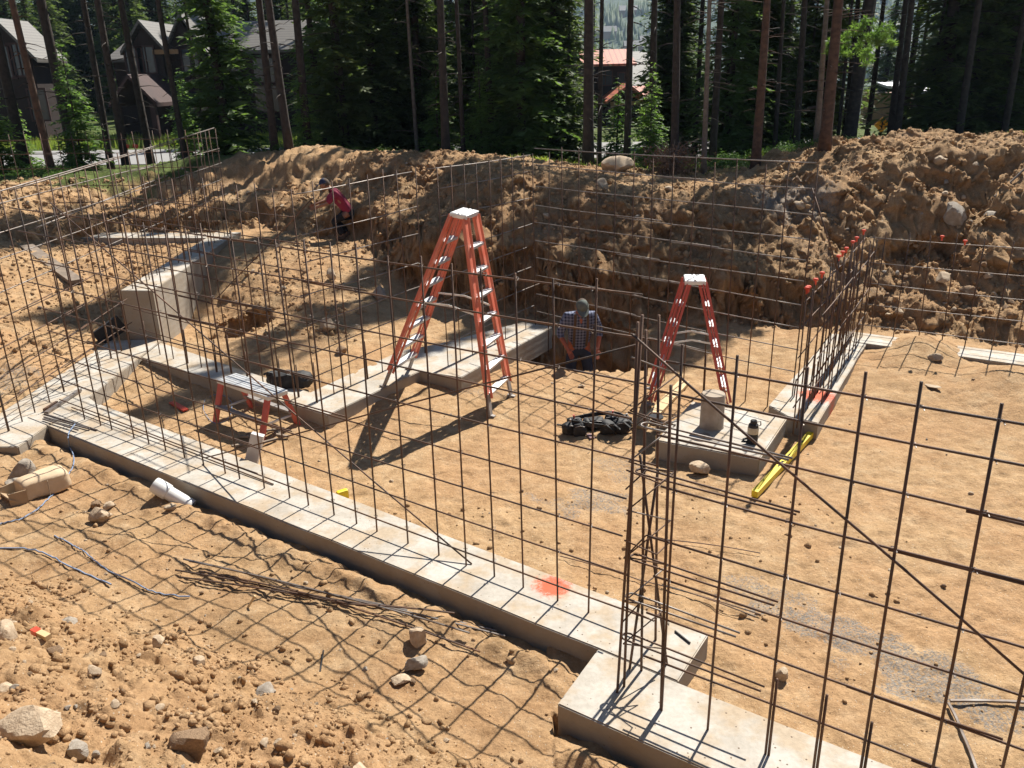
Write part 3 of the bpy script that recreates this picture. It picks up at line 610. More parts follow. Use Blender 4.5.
# low work platform
pa = [at(222, 425, FL), at(231, 400, FL), at(267, 445, FL), at(297, 424, FL)]
fl, fr_, nl, nr_ = at(221, 428, FL), at(268, 447, FL), at(243, 402, FL), at(297, 424, FL)
ctr = (fl + fr_ + nl + nr_) / 4; X = (fr_ - fl).normalized(); Y = Vector((-X.y, X.x, 0)); Lx = (fr_ - fl).length; Wy = .52
wp = empty('work_platform', ctr); wp.rotation_euler.z = math.atan2(X.y, X.x); tag(wp, 'low folding work platform with silver deck and red legs beside the middle footing', 'work platform')
hd = .48; mb = MB(); mb.box((0, 0, hd), (Lx + .1, .27, .05), bev=.006)
for k in range(6): mb.box((0, -.11 + k * .044, hd + .027), (Lx + .08, .012, .006))
mb.build('deck', M['alu'], wp)
for sx in (-1, 1):
    for sy in (-1, 1):
        mb = MB(); mb.beam((sx * Lx / 2, sy * Wy / 2, 0), (sx * Lx / 2, sy * .11, hd - .02), .09, .024, (0, 1, 0)); mb.build('leg', M['red_rail'], wp)
    mb = MB(); mb.beam((sx * Lx / 2 * .96, -Wy * .36, .16), (sx * Lx / 2 * .96, Wy * .36, .16), .02, .02); mb.build('brace', M['alu'], wp)
for sy in (-1, 1): mb = MB(); mb.box((0, sy * (Wy / 2 - .06), .2), (Lx, .07, .022)); mb.build('low_step', M['grey_boot'], wp)

# ------------------------------------------------------------------ ROCKS
def rockmesh(seed, el=(1, .8, .6), sub=3, rough=.28):
    bm = bmesh.new(); bmesh.ops.create_icosphere(bm, subdivisions=sub, radius=1); r_ = random.Random(seed)
    pl = [(Vector((r_.gauss(0, 1), r_.gauss(0, 1), r_.gauss(0, 1))).normalized(), r_.uniform(.45, .82)) for _ in range(13)]
    from mathutils import noise as mn
    off = Vector((r_.uniform(0, 50), r_.uniform(0, 50), 0))
    for v in bm.verts:
        n = v.co.normalized(); rr = 1.0
        for q, d in pl:
            c = n.dot(q)
            if c > .1: rr = min(rr, d / c)
        rr += rough * .25 * mn.noise(n * 2.2 + off) + rough * .1 * mn.noise(n * 6 + off)
        v.co = Vector((n.x * el[0], n.y * el[1], n.z * el[2])) * rr
    me = bpy.data.meshes.new('rock'); bm.to_mesh(me); bm.free(); me.polygons.foreach_set('use_smooth', [True] * len(me.polygons))
    try: me.set_sharp_from_angle(angle=R(28))
    except Exception: pass
    return me
def rock(pxx, pyy, wpx, label, mt='rock', el=(1, .8, .65), seed=None, name='rock', sink=.25, rz=None, cat='rock', P=None, group=None):
    P = P or hit(pxx, pyy + wpx * .2); s = wpx / 2 / FPX * (P - Vector((0, 0, CAMZ))).length
    me = rockmesh(seed or int(pxx * 7 + pyy), el); me.materials.append(M[mt]); o = link(name, me); o.scale = (s, s, s); o.location = (P.x, P.y, P.z + s * el[2] * (1 - sink * 1.6)); o.rotation_euler = (random.uniform(-.2, .2), random.uniform(-.2, .2), random.uniform(0, 6) if rz is None else rz)
    return tag(o, label, cat, group)
rock(27, 727, 60, 'large pale flat rock at the bottom left corner', 'rock', (1, .75, .55), rz=.3, sink=-.1)
rock(75, 737, 27, 'small grey rock right of the large flat corner rock', 'rockgrey')
rock(6, 636, 30, 'tan boulder cut by the left picture edge', 'rock', (1, 1, .9)); rock(4, 682, 24, 'rounded tan stone at the left edge below the boulder', 'rock')
rock(69, 620, 20, 'dark grey stone behind the orange-tipped stake', 'rockgrey'); rock(56, 649, 17, 'brown stone just in front of the orange-tipped stake', 'rockbrown')
rock(97, 679, 22, 'low pale stone left of the bottom centre clods', 'rock', (1, .6, .5)); rock(159, 645, 18, 'small cream stone alone on the mound', 'rock')
rock(201, 667, 22, 'upright tan wedge stone on the mound', 'rock', (.8, .7, 1)); rock(268, 701, 24, 'grey round stone on the right of the mound', 'rockgrey')
rock(198, 745, 44, 'large brown earth clod at the bottom of the mound', 'rockbrown', (1, .9, .8)); rock(361, 765, 38, 'pale flat rock cut by the bottom edge', 'rock', (1, .6, .5))
rock(418, 640, 28, 'upright pale pyramid stone beside the lying bars', 'rock', (.85, .8, 1.05), seed=5); rock(416, 665, 27, 'rounded grey stone below the pyramid stone', 'rockgrey', (1, .8, .75)); rock(401, 681, 22, 'flat tan stone lowest of the three by the lying bars', 'rock', (1, .8, .5))
rock(102, 517, 22, 'brown stone topmost of the pile in front of the white pipe', 'rock', (1, .8, .9)); rock(96, 505, 15, 'small tan stone on the left of the pile near the pipe', 'rockbrown'); rock(110, 506, 15, 'small tan stone on the right of the pile near the pipe', 'rock')
rock(171, 510, 12, 'pale pebble at the mouth of the white pipe', 'rock'); rock(781, 678, 16, 'cream block stone right of the near footing', 'rock', (1, .9, .9))
rock(700, 471, 24, 'tan stone leaning on the front of the square pad', 'rock', (1, .8, .8)); rock(935, 357, 14, 'pale stone on the far right floor', 'rock'); rock(932, 384, 24, 'long pale slab lying behind a right hand bar', 'rock', (1, .35, .15))
rock(955, 212, 30, 'large grey boulder set in the hollow of the dirt heap', 'rockgrey', (1, .9, .85)); rock(940, 287, 18, 'tan stone low on the heap', 'rock'); rock(967, 295, 20, 'brown stone low right on the heap', 'rockbrown'); rock(990, 213, 14, 'small grey stone right of the large heap boulder', 'rockgrey')
rock(800, 205, 15, 'pale stone on the left shoulder of the heap', 'rock'); rock(940, 162, 16, 'tan stone near the crest of the heap', 'rock')
rock(328, 327, 20, 'pale rock on the lit dirt left of the tall ladder', 'rock', (1, .8, .8)); rock(333, 278, 14, 'pale rock at the edge of the bank shadow', 'rock', (.8, .8, 1.1)); rock(262, 347, 14, 'dark stone behind the middle footing', 'rockbrown'); rock(342, 350, 16, 'brown stone behind the middle footing corner', 'rockbrown')
rock(380, 293, 20, 'grey chunk in the shade left of the tall ladder', 'rockgrey', (1, .8, .9)); rock(582, 386, 9, 'white pebble on the lip of the hole', 'rock'); rock(546, 218, 12, 'white stone on the bank shoulder', 'rock')
rock(25, 470, 30, 'rough grey concrete lump behind the paper bag', 'rockgrey', (1, .8, .6)); rock(18, 484, 22, 'rough grey lump left of the paper bag', 'rockgrey')
rock(615, 165, 38, 'large tan boulder on top of the bank', 'rock', (1, .7, .55), rz=0, cat='boulder', name='boulder', P=hit(615, 172)); rock(57, 134, 22, 'pale boulder on the grass across the road', 'rock', (1, .7, .8), cat='boulder', name='boulder', P=Vector((at(57, 138, .9).x, at(57, 138, .9).y, .9)), rz=0)
rock(603, 241 - 58, 18, 'pale stone on the bank top below the boulder', 'rock'); rock(670, 186, 16, 'flat pale stone in front of the brush pile', 'rock', (1, .7, .4))
pool = [rockmesh(100 + i, (1, random.uniform(.6, .95), random.uniform(.45, .8)), 2) for i in range(8)]
for i, me in enumerate(pool): me.materials.append(M[['rock', 'rockgrey', 'rockbrown', 'rock'][i % 4]])
def scatter(n, rngx, rngy, smin, smax, label, group, cond=None):
    k = 0
    while k < n:
        a, b = random.uniform(*rngx), random.uniform(*rngy); P = hit(a, b)
        if cond and not cond(P): continue
        o = link('stone', pool[random.randrange(8)]); s = random.uniform(smin, smax); o.scale = (s, s, s); o.location = P + Vector((0, 0, s * .25)); o.rotation_euler = (random.uniform(-.4, .4), random.uniform(-.4, .4), random.uniform(0, 6)); tag(o, label, 'stone', group); k += 1
def off_foot(P): return all(not inside(P, q) for q in FP)
FP = [[(-5.3, 8.5), (.5, 4.4), (1.4, 4.7), (-5, 9.5)], [(0.2, 3.9), (.53, 4.6), (1.5, 4.7), (4, 2.5), (3, 1.5)], [(-5.1, 11.9), (-6.1, 11.9), (-6.1, 8), (-5.1, 8)], [(-5.3, 11), (-2.1, 8.6), (-.6, 9.8), (.7, 12.1), (.1, 12.5), (-1.6, 11.2), (-2.5, 9.6), (-5.3, 11.9)], [(1.4, 7.9), (2.4, 7.3), (3.1, 8.4), (2.1, 9)], [(2.5, 7.9), (3.2, 7.9), (5.2, 11.2), (4.6, 11.5)], [(-4.9, 11.8), (-4.9, 16.9), (-5.7, 16.9), (-5.7, 11.8)]]
def inside(P, poly):
    c = False; n = len(poly)
    for i in range(n):
        x0, y0 = poly[i]; x1, y1 = poly[(i + 1) % n]
        if (y0 > P[1]) != (y1 > P[1]) and P[0] < (x1 - x0) * (P[1] - y0) / (y1 - y0) + x0: c = not c
    return c
scatter(60, (0, 460), (600, 768), .012, .035, 'small loose stone on the near dirt mound', 'small stones on the near mound', lambda P: mound_d(P.x, P.y) > .1)
scatter(28, (60, 560), (460, 700), .012, .03, 'small stone on the trampled dirt before the front footing', 'small stones before the front footing', lambda P: mound_d(P.x, P.y) < 0 and off_foot(P))
scatter(45, (870, 1020), (150, 330), .03, .085, 'stone embedded in the right dirt heap', 'stones in the right heap')
scatter(45, (130, 860), (165, 330), .03, .08, 'stone lying on the cut bank', 'stones on the bank', lambda P: off_foot(P) and P.y > 13.5)
scatter(26, (330, 1020), (370, 700), .012, .035, 'small dark pebble on the flat dirt floor', 'pebbles on the flat floor', lambda P: off_foot(P))
scatter(22, (0, 120), (200, 400), .02, .06, 'stone on the left dirt slope', 'stones on the left slope', lambda P: P.x < -6.1)

# soil clods nobody could count
def clods(name, n, region, smin, smax, dens, kind_label):
    bm = bmesh.new(); bmesh.ops.create_icosphere(bm, subdivisions=1, radius=1); bv = np.array([v.co[:] for v in bm.verts]); bf = np.array([[v.index for v in f.verts] for f in bm.faces]); bm.free()
    X = rng.uniform(region[0], region[1], n * 6); Y = rng.uniform(region[2], region[3], n * 6); dn = dens(X, Y); keep = rng.uniform(0, 1, n * 6) < dn; X = X[keep][:n]; Y = Y[keep][:n]
    ok = np.array([off_foot((a, b)) for a, b in zip(X, Y)]); X = X[ok]; Y = Y[ok]
    Z = Hf(X, Y); k = len(X); S = smin + (smax - smin) * rng.uniform(0, 1, k) ** 5.5 * (.5 + .8 * sstep(-.1, .4, fbm(X * 2.7 + 5, Y * 2.7, 3)))
    sc = S[:, None, None] * (bv[None] * rng.uniform(.6, 1.25, (k, len(bv), 1)) * rng.uniform(.6, 1.1, (k, 1, 3)))
    a = rng.uniform(0, 6.28, k); ca, sa = np.cos(a)[:, None], np.sin(a)[:, None]; x = sc[..., 0] * ca - sc[..., 1] * sa; y = sc[..., 0] * sa + sc[..., 1] * ca
    V = np.stack([x + X[:, None], y + Y[:, None], sc[..., 2] + Z[:, None] + S[:, None] * .1], -1).reshape(-1, 3)
    Fx = (bf[None] + (np.arange(k) * len(bv))[:, None, None]).reshape(-1, 3)
    o = link(name, npmesh(name, V, Fx, False), M['clod']); tag(o, kind_label, 'soil', kind='stuff'); return o
def fan(x, y): return (np.abs(x) < .68 * (y + .6))
clods('loose_soil', 26000, (-5, 3, 1.6, 7), .002, .034, lambda x, y: fan(x, y) * (.02 + .9 * sstep(-.1, .5, mound_d(x, y)) * (.35 + .65 * sstep(-.2, .3, fbm(x * 1.3, y * 1.3, 3)))), 'crumbly tan soil clods over the near mound')
clods('loose_soil', 60000, (-14, 13, 10.5, 19.5), .005, .055, lambda x, y: fan(x, y) * sstep(.2, .6, clodmask(x, y)) * (.45 + .9 * sstep(-.1, .35, fbm(x * 1.5, y * 1.5, 3))), 'coarse brown soil clods over the bank and heap')
clods('loose_soil', 3500, (-6, 8, 2.5, 12), .002, .016, lambda x, y: fan(x, y) * (.3 * sstep(0, .5, fbm(x * .8, y * .8, 3)) + .02), 'fine soil crumbs scattered on the flat floor')
clods('loose_soil', 2600, (-12, -5.9, 8, 17), .006, .035, lambda x, y: fan(x, y) * .8 + 0 * x, 'soil crumbs on the left dirt slope')

# ------------------------------------------------------------------ SMALL OBJECTS ON THE SITE
def atop(pxx, pyy): P = hit(pxx, pyy); return P
# white pipes
def pipe(a, b, r, label):
    root = empty('drain_pipe', a); tag(root, label, 'pipe'); a = Vector(a); b = Vector(b); d = (b - a).normalized()
    Mx = d.to_track_quat('Z', 'Y').to_matrix(); L = (b - a).length; mb = MB()
    mb.lathe([(r * .86, L * .5), (r * .86, .0), (r, .0), (r, L - .005), (r * .9, L + .012)], (0, 0, 0), 22, Mx); mb.build('tube', M['white_pvc'], root, True)
    mb = MB(); mb.lathe([(r * 1.0, L - .13), (r * 1.16, L - .12), (r * 1.18, L - .01), (r * 1.1, L + .03), (r * .5, L + .04)], (0, 0, 0), 22, Mx); mb.build('end_cap', M['white_pvc'], root, True)
P = hit(181, 503); Q = ray(157, 486); tq = (P.y + .04) / Q.y; Q = Vector((Q.x * tq, P.y + .04, CAMZ + Q.z * tq)); pipe(P + (P - Q) * .5 + Vector((0, 0, .02)), Q, .066, 'white plastic drain pipe sticking out of the dirt before the front footing')
P = hit(250, 470); Q = ray(258, 434); tq = (P.y + .02) / Q.y; Q = Vector((Q.x * tq, P.y + .02, CAMZ + Q.z * tq))
d = (Q - P); mb = MB(); mb.beam(P - d * .1, Q, .13, .075, (0, 1, 0), .006); o = mb.build('white_post', M['white_card']); tag(o, 'white square plastic post leaning up in front of the work platform', 'post')
# cement bag
Pb = hit(42, 494); bag = bmesh.new(); bmesh.ops.create_cube(bag, size=1); bmesh.ops.subdivide_edges(bag, edges=bag.edges[:], cuts=9, use_grid_fill=True)
from mathutils import noise as mn
for v in bag.verts:
    c = v.co; sq = 1 - .35 * max(0, abs(c.x) * 2 - .78) / .22 * .5; z = c.z * sq
    c2 = Vector((c.x * .42, c.y * (.25 + .03 * math.sin(c.x * 6)), z * .22 * (1 - .3 * (abs(c.y) * 2) ** 4)))
    nn = mn.noise(c2 * 7) * .016 + mn.noise(c2 * 22) * .006; v.co = (c2 + c.normalized() * nn) * 1.0
me = bpy.data.meshes.new('paper_bag'); bag.to_mesh(me); bag.free(); me.polygons.foreach_set('use_smooth', [True] * len(me.polygons))
o = link('bag_body', me, M['paper']); br = empty('paper_bag', Pb); br.rotation_euler.z = R(50); o.parent = br; o.location = (.03, 0, .105); tag(br, 'crumpled brown paper cement bag lying open on the dirt at the left edge', 'paper bag')
mb = MB(); mb.box((-.25, 0, .06), (.16, .25, .012), Matrix.Rotation(R(35), 3, 'Y')); mb.box((-.24, -.12, .08), (.15, .01, .15), Matrix.Rotation(R(-12), 3, 'Z')); mb.box((-.24, .12, .08), (.15, .01, .15), Matrix.Rotation(R(12), 3, 'Z')); mb.build('open_flap', mat('paperin', (.36, .25, .15), .9), br)
mb = MB(); mb.tube([(.02, -.15, .02), (.03, -.135, .16), (.05, 0, .205), (.04, .13, .17)], .004); mb.build('fold_seam', mat('seam', (.25, .18, .12), .9), br)
# spirit level
a, b = hit(754, 499), hit(815, 433); a.z = b.z = max(a.z, b.z) + .045; L = (b - a).length; ctr = (a + b) / 2; lv = empty('spirit_level', ctr); lv.rotation_euler.z = math.atan2(b.y - a.y, b.x - a.x); tag(lv, 'long yellow spirit level lying on the dirt right of the square pad', 'spirit level')
mb = MB(); mb.box((0, 0, 0), (L, .062, .066), bev=.004); mb.build('frame', M['yellow'], lv)
for x in (-.26, .04, .34): mb = MB(); mb.tube([(x - .022, 0, .030), (x + .022, 0, .030)], .010, 10); mb.build('vial', M['glass'], lv)
for x in (-.26, .34): mb = MB(); mb.box((x + .09, 0, .0335), (.07, .022, .003)); mb.build('hand_hole_dark', M['black'], lv)  # black slabs paint the dark inside of slots onto the solid frame
# board beside the pad
a, b = hit(641, 430), hit(684, 385); o = MB().beam(a + Vector((0, 0, .02)), b + Vector((0, 0, .03)), .14, .038, bev=.003).build('timber_board', M['wood']); tag(o, 'pale timber board lying along the left side of the square pad', 'board')
# bottle on the pad
Pq = at(752, 443, 0); bt = empty('water_bottle', Pq); tag(bt, 'black insulated bottle with cream band standing on the square pad', 'bottle')
MB().lathe([(.050, 0), (.054, .01), (.054, .10), (.055, .115)], (0, 0, 0), 20).build('body', M['black'], bt, True)
MB().lathe([(.0555, .113), (.0555, .175), (.052, .18)], (0, 0, 0), 20).build('band', mat('creamband', (.55, .46, .30), .5), bt, True)
MB().lathe([(.052, .178), (.048, .21), (.034, .22), (.034, .25), (.028, .256)], (0, 0, 0), 20).build('lid', M['black'], bt, True)
MB().tube([(.035, 0, .235), (.07, 0, .24), (.075, 0, .20), (.055, 0, .19)], .007, 8).build('carry_loop', M['grey_boot'], bt, True)
mb = MB(); mb.tube([(-.055, -.01, .06), (-.10, -.02, .055), (-.11, -.02, .03), (-.055, -.01, .02)], .012, 8); mb.build('side_handle', M['black'], bt, True)
# reel on the pad corner
Pr = at(656, 424, 0); rl = empty('wire_reel', Pr); tag(rl, 'dark tie wire reel on the left corner of the square pad', 'wire reel')
MB().lathe([(.075, 0), (.075, .015), (.05, .018), (.05, .075), (.078, .078), (.078, .092), (.02, .096)], (0, 0, 0), 20).build('spool', M['darkcloth'], rl, True)
MB().tube([(.1 * math.cos(t) * (1 - .01 * t) + .05, .09 * math.sin(t) - .02, .012 + .002 * t) for t in [i * .4 for i in range(18)]], .003, 5).build('loose_wire', M['new_lit_bar'], rl)
MB().tube([(.07, -.03, .03), (.16, -.03, .025), (.22, .0, .03)], .009, 6).build('handle', M['grey_boot'], rl)
o = MB().tube([at(700, 437, 0) + Vector((.10 * math.cos(t), .07 * math.sin(t), .008 + .002 * t)) for t in [i * .35 for i in range(22)]], .004, 5).build('wire_loop', M['new_lit_bar']); tag(o, 'small loop of wire at the foot of the pier stub', 'wire')
# tape measure
Pt = hit(343, 499); tm = empty('tape_measure', Pt + Vector((0, 0, .035))); tm.rotation_euler.z = .6; tm.scale = (1.35,) * 3; tag(tm, 'small yellow and black tape measure beside the front footing', 'tape measure')
MB().box((0, 0, 0), (.085, .045, .075), bev=.014).build('case', M['yellow'], tm); MB().box((-.03, 0, -.016), (.05, .05, .05), bev=.01).build('grip', M['black'], tm)
# tool belt and bags
def pouch(mb, c, s, rot, sd):
    bm = bmesh.new(); bmesh.ops.create_cube(bm, size=1); bmesh.ops.subdivide_edges(bm, edges=bm.edges[:], cuts=4, use_grid_fill=True)
    r3 = Matrix.Rotation(rot, 3, 'Z'); bm.verts.index_update()
    for v in bm.verts:
        q = v.co.copy(); l = q.normalized() * .62; q = q.lerp(l, .55); q = Vector((q.x * s[0], q.y * s[1], q.z * s[2])); q += q.normalized() * mn.noise(q * 14 + Vector((sd, 0, 0))) * .03; v.co = r3 @ q + Vector(c)
    mb.add([v.co for v in bm.verts], [[v.index for v in f.verts] for f in bm.faces]); bm.free()
Pt = hit(597, 433); tb = empty('tool_belt', Pt); tb.scale = (1, 1, .8); tag(tb, 'black leather tool belt with pouches dropped on the dirt floor', 'tool belt')
for i, (c, s, r_) in enumerate([((-.30, .0, .07), (.16, .12, .17), .4), ((-.2, -.06, .08), (.13, .10, .19), -.2), ((-.24, .1, .08), (.15, .12, .16), .9), ((.12, -.03, .08), (.15, .12, .19), -.3), ((.26, -.02, .09), (.17, .13, .20), .3), ((.0, .13, .07), (.17, .12, .15), .1), ((.33, .12, .07), (.15, .12, .16), .8), ((-.08, .12, .06), (.15, .11, .13), -.5), ((.18, .16, .1), (.16, .1, .17), -.9)]):
    mb = MB(); pouch(mb, c, s, r_, i * 3.); pc_ = mb.build('pouch', M['black'], tb, True)
    mb = MB(); mb.tube([(c[0] - s[0] * .4, c[1] - s[1] * .5, c[2] + s[2] * .3), (c[0], c[1] - s[1] * .6, c[2] + s[2] * .42), (c[0] + s[0] * .4, c[1] - s[1] * .5, c[2] + s[2] * .3)], .005, 5); mb.build('seam_trim', M['grey_boot'], pc_)
    if i % 2 == 0: MB().tube([(c[0], c[1], c[2]), (c[0] + random.uniform(-.05, .05), c[1] - .03, c[2] + .15)], .011, 7).build('tool_handle', M[['grey_boot', 'red_rail', 'black'][i // 2 % 3]], tb)
for i in range(7):
    t0 = random.uniform(0, 6); x, y = .3 * math.cos(t0), .12 * math.sin(t0) + .05; mb = MB(); q = [Vector((x, y, .14)), Vector((x + .05, y - .07, .19)), Vector((x + .12, y - .1, .12)), Vector((x + .15, y - .09, .04))]
    for p_, q_ in zip(q[:-1], q[1:]): mb.beam(p_, q_, .03, .006, (0, 0, 1))
    mb.build('strap', M['black'], tb)
mb = MB(); el = [(.33 * math.cos(t), .17 * math.sin(t) + .08, .14 + .03 * math.sin(2 * t)) for t in [i * 2 * math.pi / 22 for i in range(23)]]
for p_, q_ in zip(el[:-1], el[1:]): mb.beam(p_, q_, .012, .06, (0, 0, 1))
mb.build('belt', M['black'], tb)
MB().box((-.09, -.15, .02), (.06, .13, .02), Matrix.Rotation(.3, 3, 'Z'), .006).build('hanging_strap', mat('strapmauve', (.22, .13, .13), .8), tb)
MB().tube([(-.36, .03, .09), (-.45, .05, .10)], .013, 8).build('hammer_handle', M['black'], tb)
Pt = at(287, 388, 0); tb2 = empty('tool_bag', Pt + Vector((0, .05, 0))); tag(tb2, 'black tool bag lying open on the middle footing behind the work platform', 'tool bag')
for i, (c, s, r_) in enumerate([((-.02, 0, .09), (.3, .22, .2), .2), ((.18, .02, .08), (.22, .2, .18), -.5), ((-.17, .05, .10), (.16, .14, .16), .9)]):
    mb = MB(); pouch(mb, c, s, r_, 20 + i * 3.); mb.build('pocket', M['black'], tb2, True)
MB().tube([(.16, -.08, .1), (.26, -.08, .16), (.3, 0, .14), (.26, .06, .06)], .012, 8).build('strap_loop', M['black'], tb2, True); MB().tube([(-.15, .0, .17), (-.22, -.02, .2), (-.28, 0, .17)], .014, 8).build('carry_handle', M['black'], tb2, True)
# lying bars
def lying(name, pts, r, mt, label, cat, lift=.012, n=5, kind=None, group=None):
    out = []
    for a, b in zip(pts[:-1], pts[1:]):
        for k in range(8): t = k / 8; out.append((a[0] + (b[0] - a[0]) * t, a[1] + (b[1] - a[1]) * t))
    out.append(pts[-1]); P = [hit(*q) for q in out]; zs = [p.z for p in P]
    K = [P[min(i * 8, len(P) - 1)] + Vector((0, 0, lift + .012)) for i in range(len(pts))]; P = []
    for i in range(len(K) - 1):
        for k in range(6): t = k / 6; P.append(K[i].lerp(K[i + 1], t) + Vector((0, 0, .012 * math.sin(math.pi * t))))
    P.append(K[-1])
    o = MB().tube(P, r, n).build(name, M[mt]); return tag(o, label, cat, group)
for i, (q, lab) in enumerate([([(184, 562), (300, 590), (497, 632)], 'uppermost'), ([(176, 573), (290, 596), (493, 628)], 'second'), ([(190, 566), (330, 601), (470, 640)], 'third'), ([(180, 579), (330, 606), (480, 655)], 'fourth'), ([(215, 571), (340, 603), (505, 638)], 'fifth'), ([(200, 575), (350, 612), (455, 622)], 'lowest')]):
    lying('loose_rebar', q, .0075, ['new_lit_bar', 'rebar'][i % 2], lab + ' bar of the loose bundle lying before the front footing', 'rebar', .012 + .012 * (i % 3), group='loose bars in the bundle')
lying('loose_rebar', [(949, 706), (1060, 709)], .011, 'new_lit_bar', 'bent new bar lying level at the right edge of the floor', 'rebar'); lying('loose_rebar', [(948, 707), (962, 735), (978, 775)], .011, 'new_lit_bar', 'bent new bar pointing at the camera at the lower right', 'rebar')
lying('loose_rebar', [(560, 560), (640, 583), (760, 620)], .005, 'rebar', 'thin rod on the floor behind the column cage', 'rebar'); lying('loose_rebar', [(662, 587), (755, 622)], .005, 'rebar', 'short thin rod beside the longer rod behind the cage', 'rebar'); lying('loose_rebar', [(672, 543), (760, 557)], .005, 'rebar', 'thin rod lying nearest to the yellow level', 'rebar')
o = MB().tube([at(675, 631, .008), at(690, 643, .008)], .0075).build('rod_offcut', M['black']); tag(o, 'short dark rod offcut lying on the front footing corner', 'rod')
o = MB().beam(at(44, 410, .03), at(57, 402, .03), .03, .03).build('rod_offcut', M['rebar']); tag(o, 'short bar offcut at the rear of the left footing corner', 'rod')
for i, (q, lab) in enumerate([([(45, 414), (97, 430)], 'upper'), ([(44, 417), (90, 429)], 'middle'), ([(43, 419), (78, 430)], 'lowest')]):
    P_ = [at(a, b, .012 + .006 * i) for a, b in q]; o = MB().tube([P_[0], P_[1]], .010).build('loose_rebar', M['new_lit_bar']); tag(o, lab + ' of three dark bars lying on the left end of the front footing', 'rebar')
P_ = [at(46, 413, .02), at(62, 401, .02), at(80, 390, .03)]; o = MB().beam(P_[0], P_[2], .05, .03).build('steel_angle', M['new_lit_bar']); tag(o, 'dark steel strip lying along the left footing corner', 'steel strip')
# cables
def cable(pts, label, r=.006):
    q = []
    for i in range(len(pts) - 1):
        p0, p1, p2, p3 = [Vector((*pts[max(0, min(len(pts) - 1, j))], 0)) for j in (i - 1, i, i + 1, i + 2)]
        for k in range(7):
            t = k / 7; v = .5 * ((2 * p1) + (p2 - p0) * t + (2 * p0 - 5 * p1 + 4 * p2 - p3) * t * t + (3 * p1 - p0 - 3 * p2 + p3) * t ** 3); q.append((v.x, v.y))
    q.append(pts[-1]); P = [hit(*v) + Vector((0, 0, .008)) for v in q]
    Z0 = [p.z for p in P]
    for i, p in enumerate(P): w_ = Z0[max(0, i - 6):i + 7]; p.z = .5 * max(w_) + .5 * sum(w_) / len(w_)
    o = MB().tube(P, r, 6).build('cable', M['cable'], None, True); return tag(o, label, 'cable')
c1 = [(74, 424), (67, 432), (70, 447), (75, 460), (72, 472), (60, 488), (48, 500), (36, 512), (22, 521), (0, 526)]
P1 = [at(74, 424, .03), at(68, 432, .03), at(68, 438, .02)]
cable([(69, 446), (74, 458), (73, 470), (62, 487), (50, 499), (36, 512), (22, 521), (0, 526)], 'thin grey blue cord running off the front footing past the paper bag')
cable([(-10, 551), (25, 552), (50, 558), (75, 571), (112, 588)], 'blue grey cord at the left edge of the near mound', .007); cable([(55, 537), (72, 546), (84, 553), (105, 570), (135, 585), (160, 594), (190, 598)], 'dark cord half buried on the near mound', .006)
cable([(205, 400), (204, 412), (214, 424), (228, 420), (232, 405), (222, 396), (210, 398)], 'grey wire coil left of the work platform', .004)
o = MB().tube([at(75, 424, .03), at(69, 432, .03), at(68, 438, .02), hit(69, 446) + Vector((0, 0, .01))], .006, 6).build('cable', M['cable'], None, True); tag(o, 'short cord hanging over the face of the front footing', 'cable')
# snapped blue chalk line on the middle footing
# debris under the platform
for i in range(9):
    a = random.uniform(238, 292), random.uniform(425, 447); b = (a[0] + random.uniform(-14, 14), a[1] + random.uniform(-6, 6)); pa_, pb_ = hit(*a), hit(*b); o = MB().beam(pa_ + Vector((0, 0, .02)), pb_ + Vector((0, 0, .05)), .035, .02).build('wood_scrap', M['oldwood']); tag(o, 'grey wood scrap in the heap under the work platform', 'wood scrap', 'wood scraps under the work platform')
o = MB().beam(hit(172, 404) + Vector((0, 0, .02)), hit(186, 411) + Vector((0, 0, .02)), .07, .02).build('orange_scrap', M['orange_plastic']); tag(o, 'orange plastic scrap lying between the front and middle footings', 'scrap')
st = empty('marker_stake', hit(43, 641)); tag(st, 'broken wooden stake with orange painted tip on the near mound', 'stake'); MB().box((.01, 0, .03), (.10, .035, .03), Matrix.Rotation(R(-30), 3, 'Z')).build('wood', M['wood'], st); MB().box((-.045, .03, .032), (.05, .037, .032), Matrix.Rotation(R(-30), 3, 'Z')).build('painted_tip', M['orange_plastic'], st)
P = hit(248, 610); o = MB().beam(P, P + Vector((.06, .02, .09)), .014, .014).build('twig_stake', M['wood']); tag(o, 'thin wooden stick with red tip standing before the lying bars', 'stick')
P = hit(212, 605 + 58); o = MB().tube([hit(320, 672), hit(324, 655) + Vector((0, 0, .02))], .006).build('nail_rod', M['black']); tag(o, 'short dark rod lying on the near mound edge', 'rod')
a, b = hit(27, 248), hit(78, 288); o = MB().beam(a + Vector((0, 0, .05)), b + Vector((0, 0, .06)), .22, .06).build('old_plank', M['oldwood']); tag(o, 'weathered grey plank lying on the left dirt slope', 'plank')
a, b = at(97, 340, .05), at(122, 322, .25); o = MB().beam(a, b, .06, .25).build('black_sheet', M['black']); tag(o, 'black folded sheet propped against the high footing end', 'sheet')
a, b = hit(995, 195), hit(1030, 172); o = MB().tube([a + Vector((0, 0, .03)), b + Vector((0, 0, .1))], .018).build('branch', M['greybark']); tag(o, 'pale stick poking out of the right heap', 'stick')
a = hit(463, 288); o = MB().beam(at(447, 290, .0) + Vector((0, 0, .05)), at(490, 304, .0) + Vector((0, 0, .04)), .09, .04).build('timber_board', M['oldwood']); tag(o, 'weathered board lying in the shade behind the tall ladder', 'board')
# second pole pair on the heap, rising toward the capped bars
for i, (q, w_) in enumerate([((812, 190), (838, 268)), ((806, 150), (797, 284))]):
    pass

